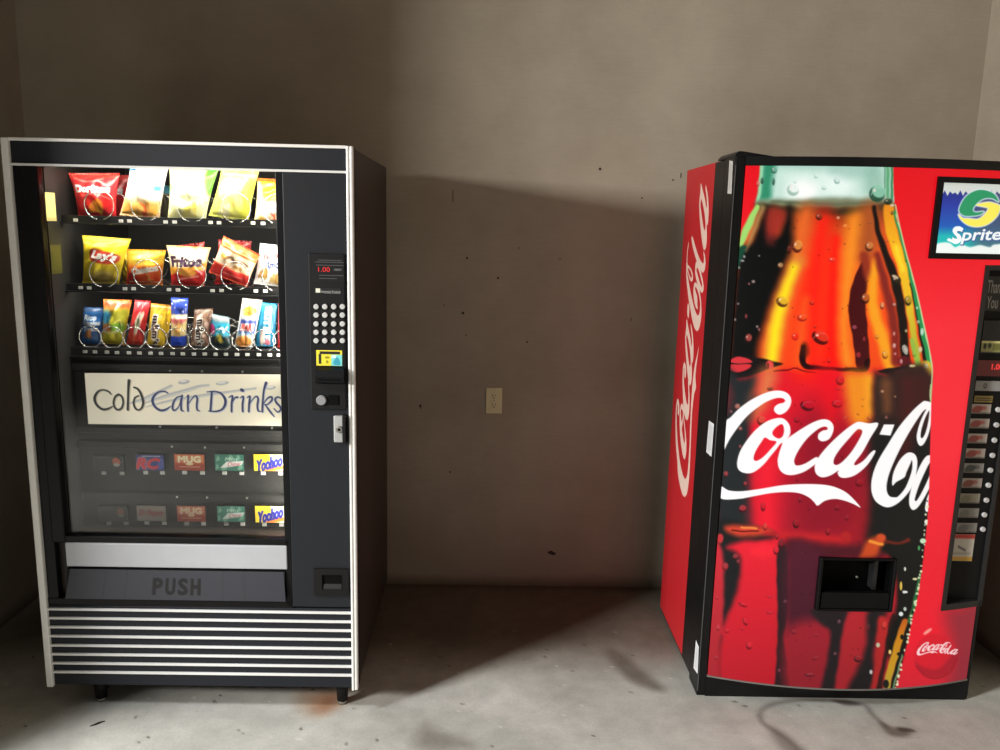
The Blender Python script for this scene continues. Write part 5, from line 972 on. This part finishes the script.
o = plate('coin_insert', 975.5, 380.5, 1026, 391.5, (150, 150, 148), lambda p: (p.ell(6, 5, 1.1, 2.6, (60, 60, 60), .3), p.ell(6, 4.8, .6, 1.5, (150, 150, 150), .3)), th=.006)
plate('notice_strip', 974.5, 395.5, 992, 402.5, (150, 130, 70), lambda p: (p.rect(1, 3, 19, 4.4, (60, 50, 30), .3), p.rect(1, 6, 19, 7.4, (60, 50, 30), .3)))
LBX = (971, 969.4, 967.2, 965.2, 963.8, 962, 960, 958.8, 957); LBY = (408.8, 423.4, 438.4, 453.3, 468, 483, 498.3, 512.8, 527.6)
LBC = [((190, 178, 170), (150, 60, 55))]*4+[((150, 150, 148), (60, 64, 66)), ((176, 166, 158), (130, 60, 50)), ((150, 146, 132), (120, 116, 96)), ((140, 138, 132), (110, 110, 106)), ((140, 138, 134), (96, 98, 98))]
for k in range(9):
    x, y = LBX[k], LBY[k]; bs, ac = LBC[k]
    plate('drink_label', x, y-5, x+19, y+5, bs, lambda p, ac=ac: (p.poly([(1, 7), (5, 2), (12, 3), (10, 8), (4, 9)], ac, .8, .85), p.ell(13, 4, 3, 2, tuple(np.array(ac)*1.3), .8, .6), p.rect(0, 8.6, 20, 10, (90, 86, 82), .4, .6)), parent=sel)
    pb = sp((997.8, 996, 994, 992, 990, 988, 986, 984, 982.4)[k], (409.5, 424.7, 440, 455.2, 470, 485, 500, 514.6, 529)[k])
    MB().cyl((pb[0], yp-.009, pb[2]), (pb[0], yp+.001, pb[2]), .0088, n=24, bev=.002).build('select_button', mat('pale button', (200, 200, 200), .35) if k == 0 else bpy.data.materials['pale button'], sel)
plate('price_card', 953, 534, 971.5, 561, (200, 194, 182), lambda p: (p.rect(0, 0, 20, 1.6, (190, 60, 50), .3), p.rect(0, 8.4, 20, 10, (206, 160, 60), .3), p.stroke([(6, 4.6), (13, 6)], .8, (90, 86, 84), .4), p.rect(2, 6.8, 18, 7.6, (150, 146, 140), .4, .7)))
MB().box((0.01, .12, 0), (BW-.01, BD-.02, .03)).build('base', M_sodablk, so)

# ================================================================== LIGHT
wd = bpy.data.worlds.new('sky'); SC.world = wd; wd.use_nodes = True
bgn = wd.node_tree.nodes['Background']; bgn.inputs[0].default_value = (1.0, .95, .88, 1); bgn.inputs[1].default_value = .095
def area(name, loc, target, sx, sy, power, colr):
    ld = bpy.data.lights.new(name, 'AREA'); ld.shape = 'RECTANGLE'; ld.size = sx; ld.size_y = sy; ld.energy = power; ld.color = colr
    o = bpy.data.objects.new(name, ld); COL.objects.link(o); o.location = loc
    o.rotation_euler = (Vector(target)-Vector(loc)).to_track_quat('-Z', 'Y').to_euler(); return o
area('daylight_low', (-4.2, -3.7, 2.17), (.3, -.5, 1.0), .9, .42, 300, (1, .97, .93))
area('daylight_high', (-3.2, -3.0, 3.7), (.2, -1.0, .0), .6, .6, 165, (.95, .97, 1))
ld = bpy.data.lights.new('snack_lamp', 'AREA'); ld.shape = 'RECTANGLE'; ld.size = .62; ld.size_y = .03; ld.energy = 3.2; ld.color = (1, .95, .82)
o = bpy.data.objects.new('snack_lamp', ld); COL.objects.link(o); o.parent = sn; o.location = (.445, .066, 1.77); o.rotation_euler = (math.radians(28), 0, 0)
def side_lamp(x, y, z0, z1, power, dx):
    ld = bpy.data.lights.new('snack_side_lamp', 'AREA'); ld.shape = 'RECTANGLE'; ld.size = .03; ld.size_y = z1-z0; ld.energy = power; ld.color = (1, .96, .86)
    o = bpy.data.objects.new('snack_side_lamp', ld); COL.objects.link(o); o.parent = sn; o.location = (x, y, (z0+z1)/2)
    o.rotation_euler = Vector((dx, .25, 0)).to_track_quat('-Z', 'Y').to_euler()
side_lamp(.784, .06, 1.16, 1.72, 2.2, -1); side_lamp(.784, .06, .63, .93, 1.3, -1)
def shelf_fill(z, power):               # added fill light under the shelf lip, brightens the row below
    ld = bpy.data.lights.new('shelf_fill', 'AREA'); ld.shape = 'RECTANGLE'; ld.size = .64; ld.size_y = .01; ld.energy = power; ld.color = (1, .96, .86)
    o = bpy.data.objects.new('shelf_fill', ld); COL.objects.link(o); o.parent = sn; o.location = (.445, .138, z); o.rotation_euler = (math.radians(40), 0, 0)
shelf_fill(R1-.007, 1.7); shelf_fill(R2-.007, 1.5)
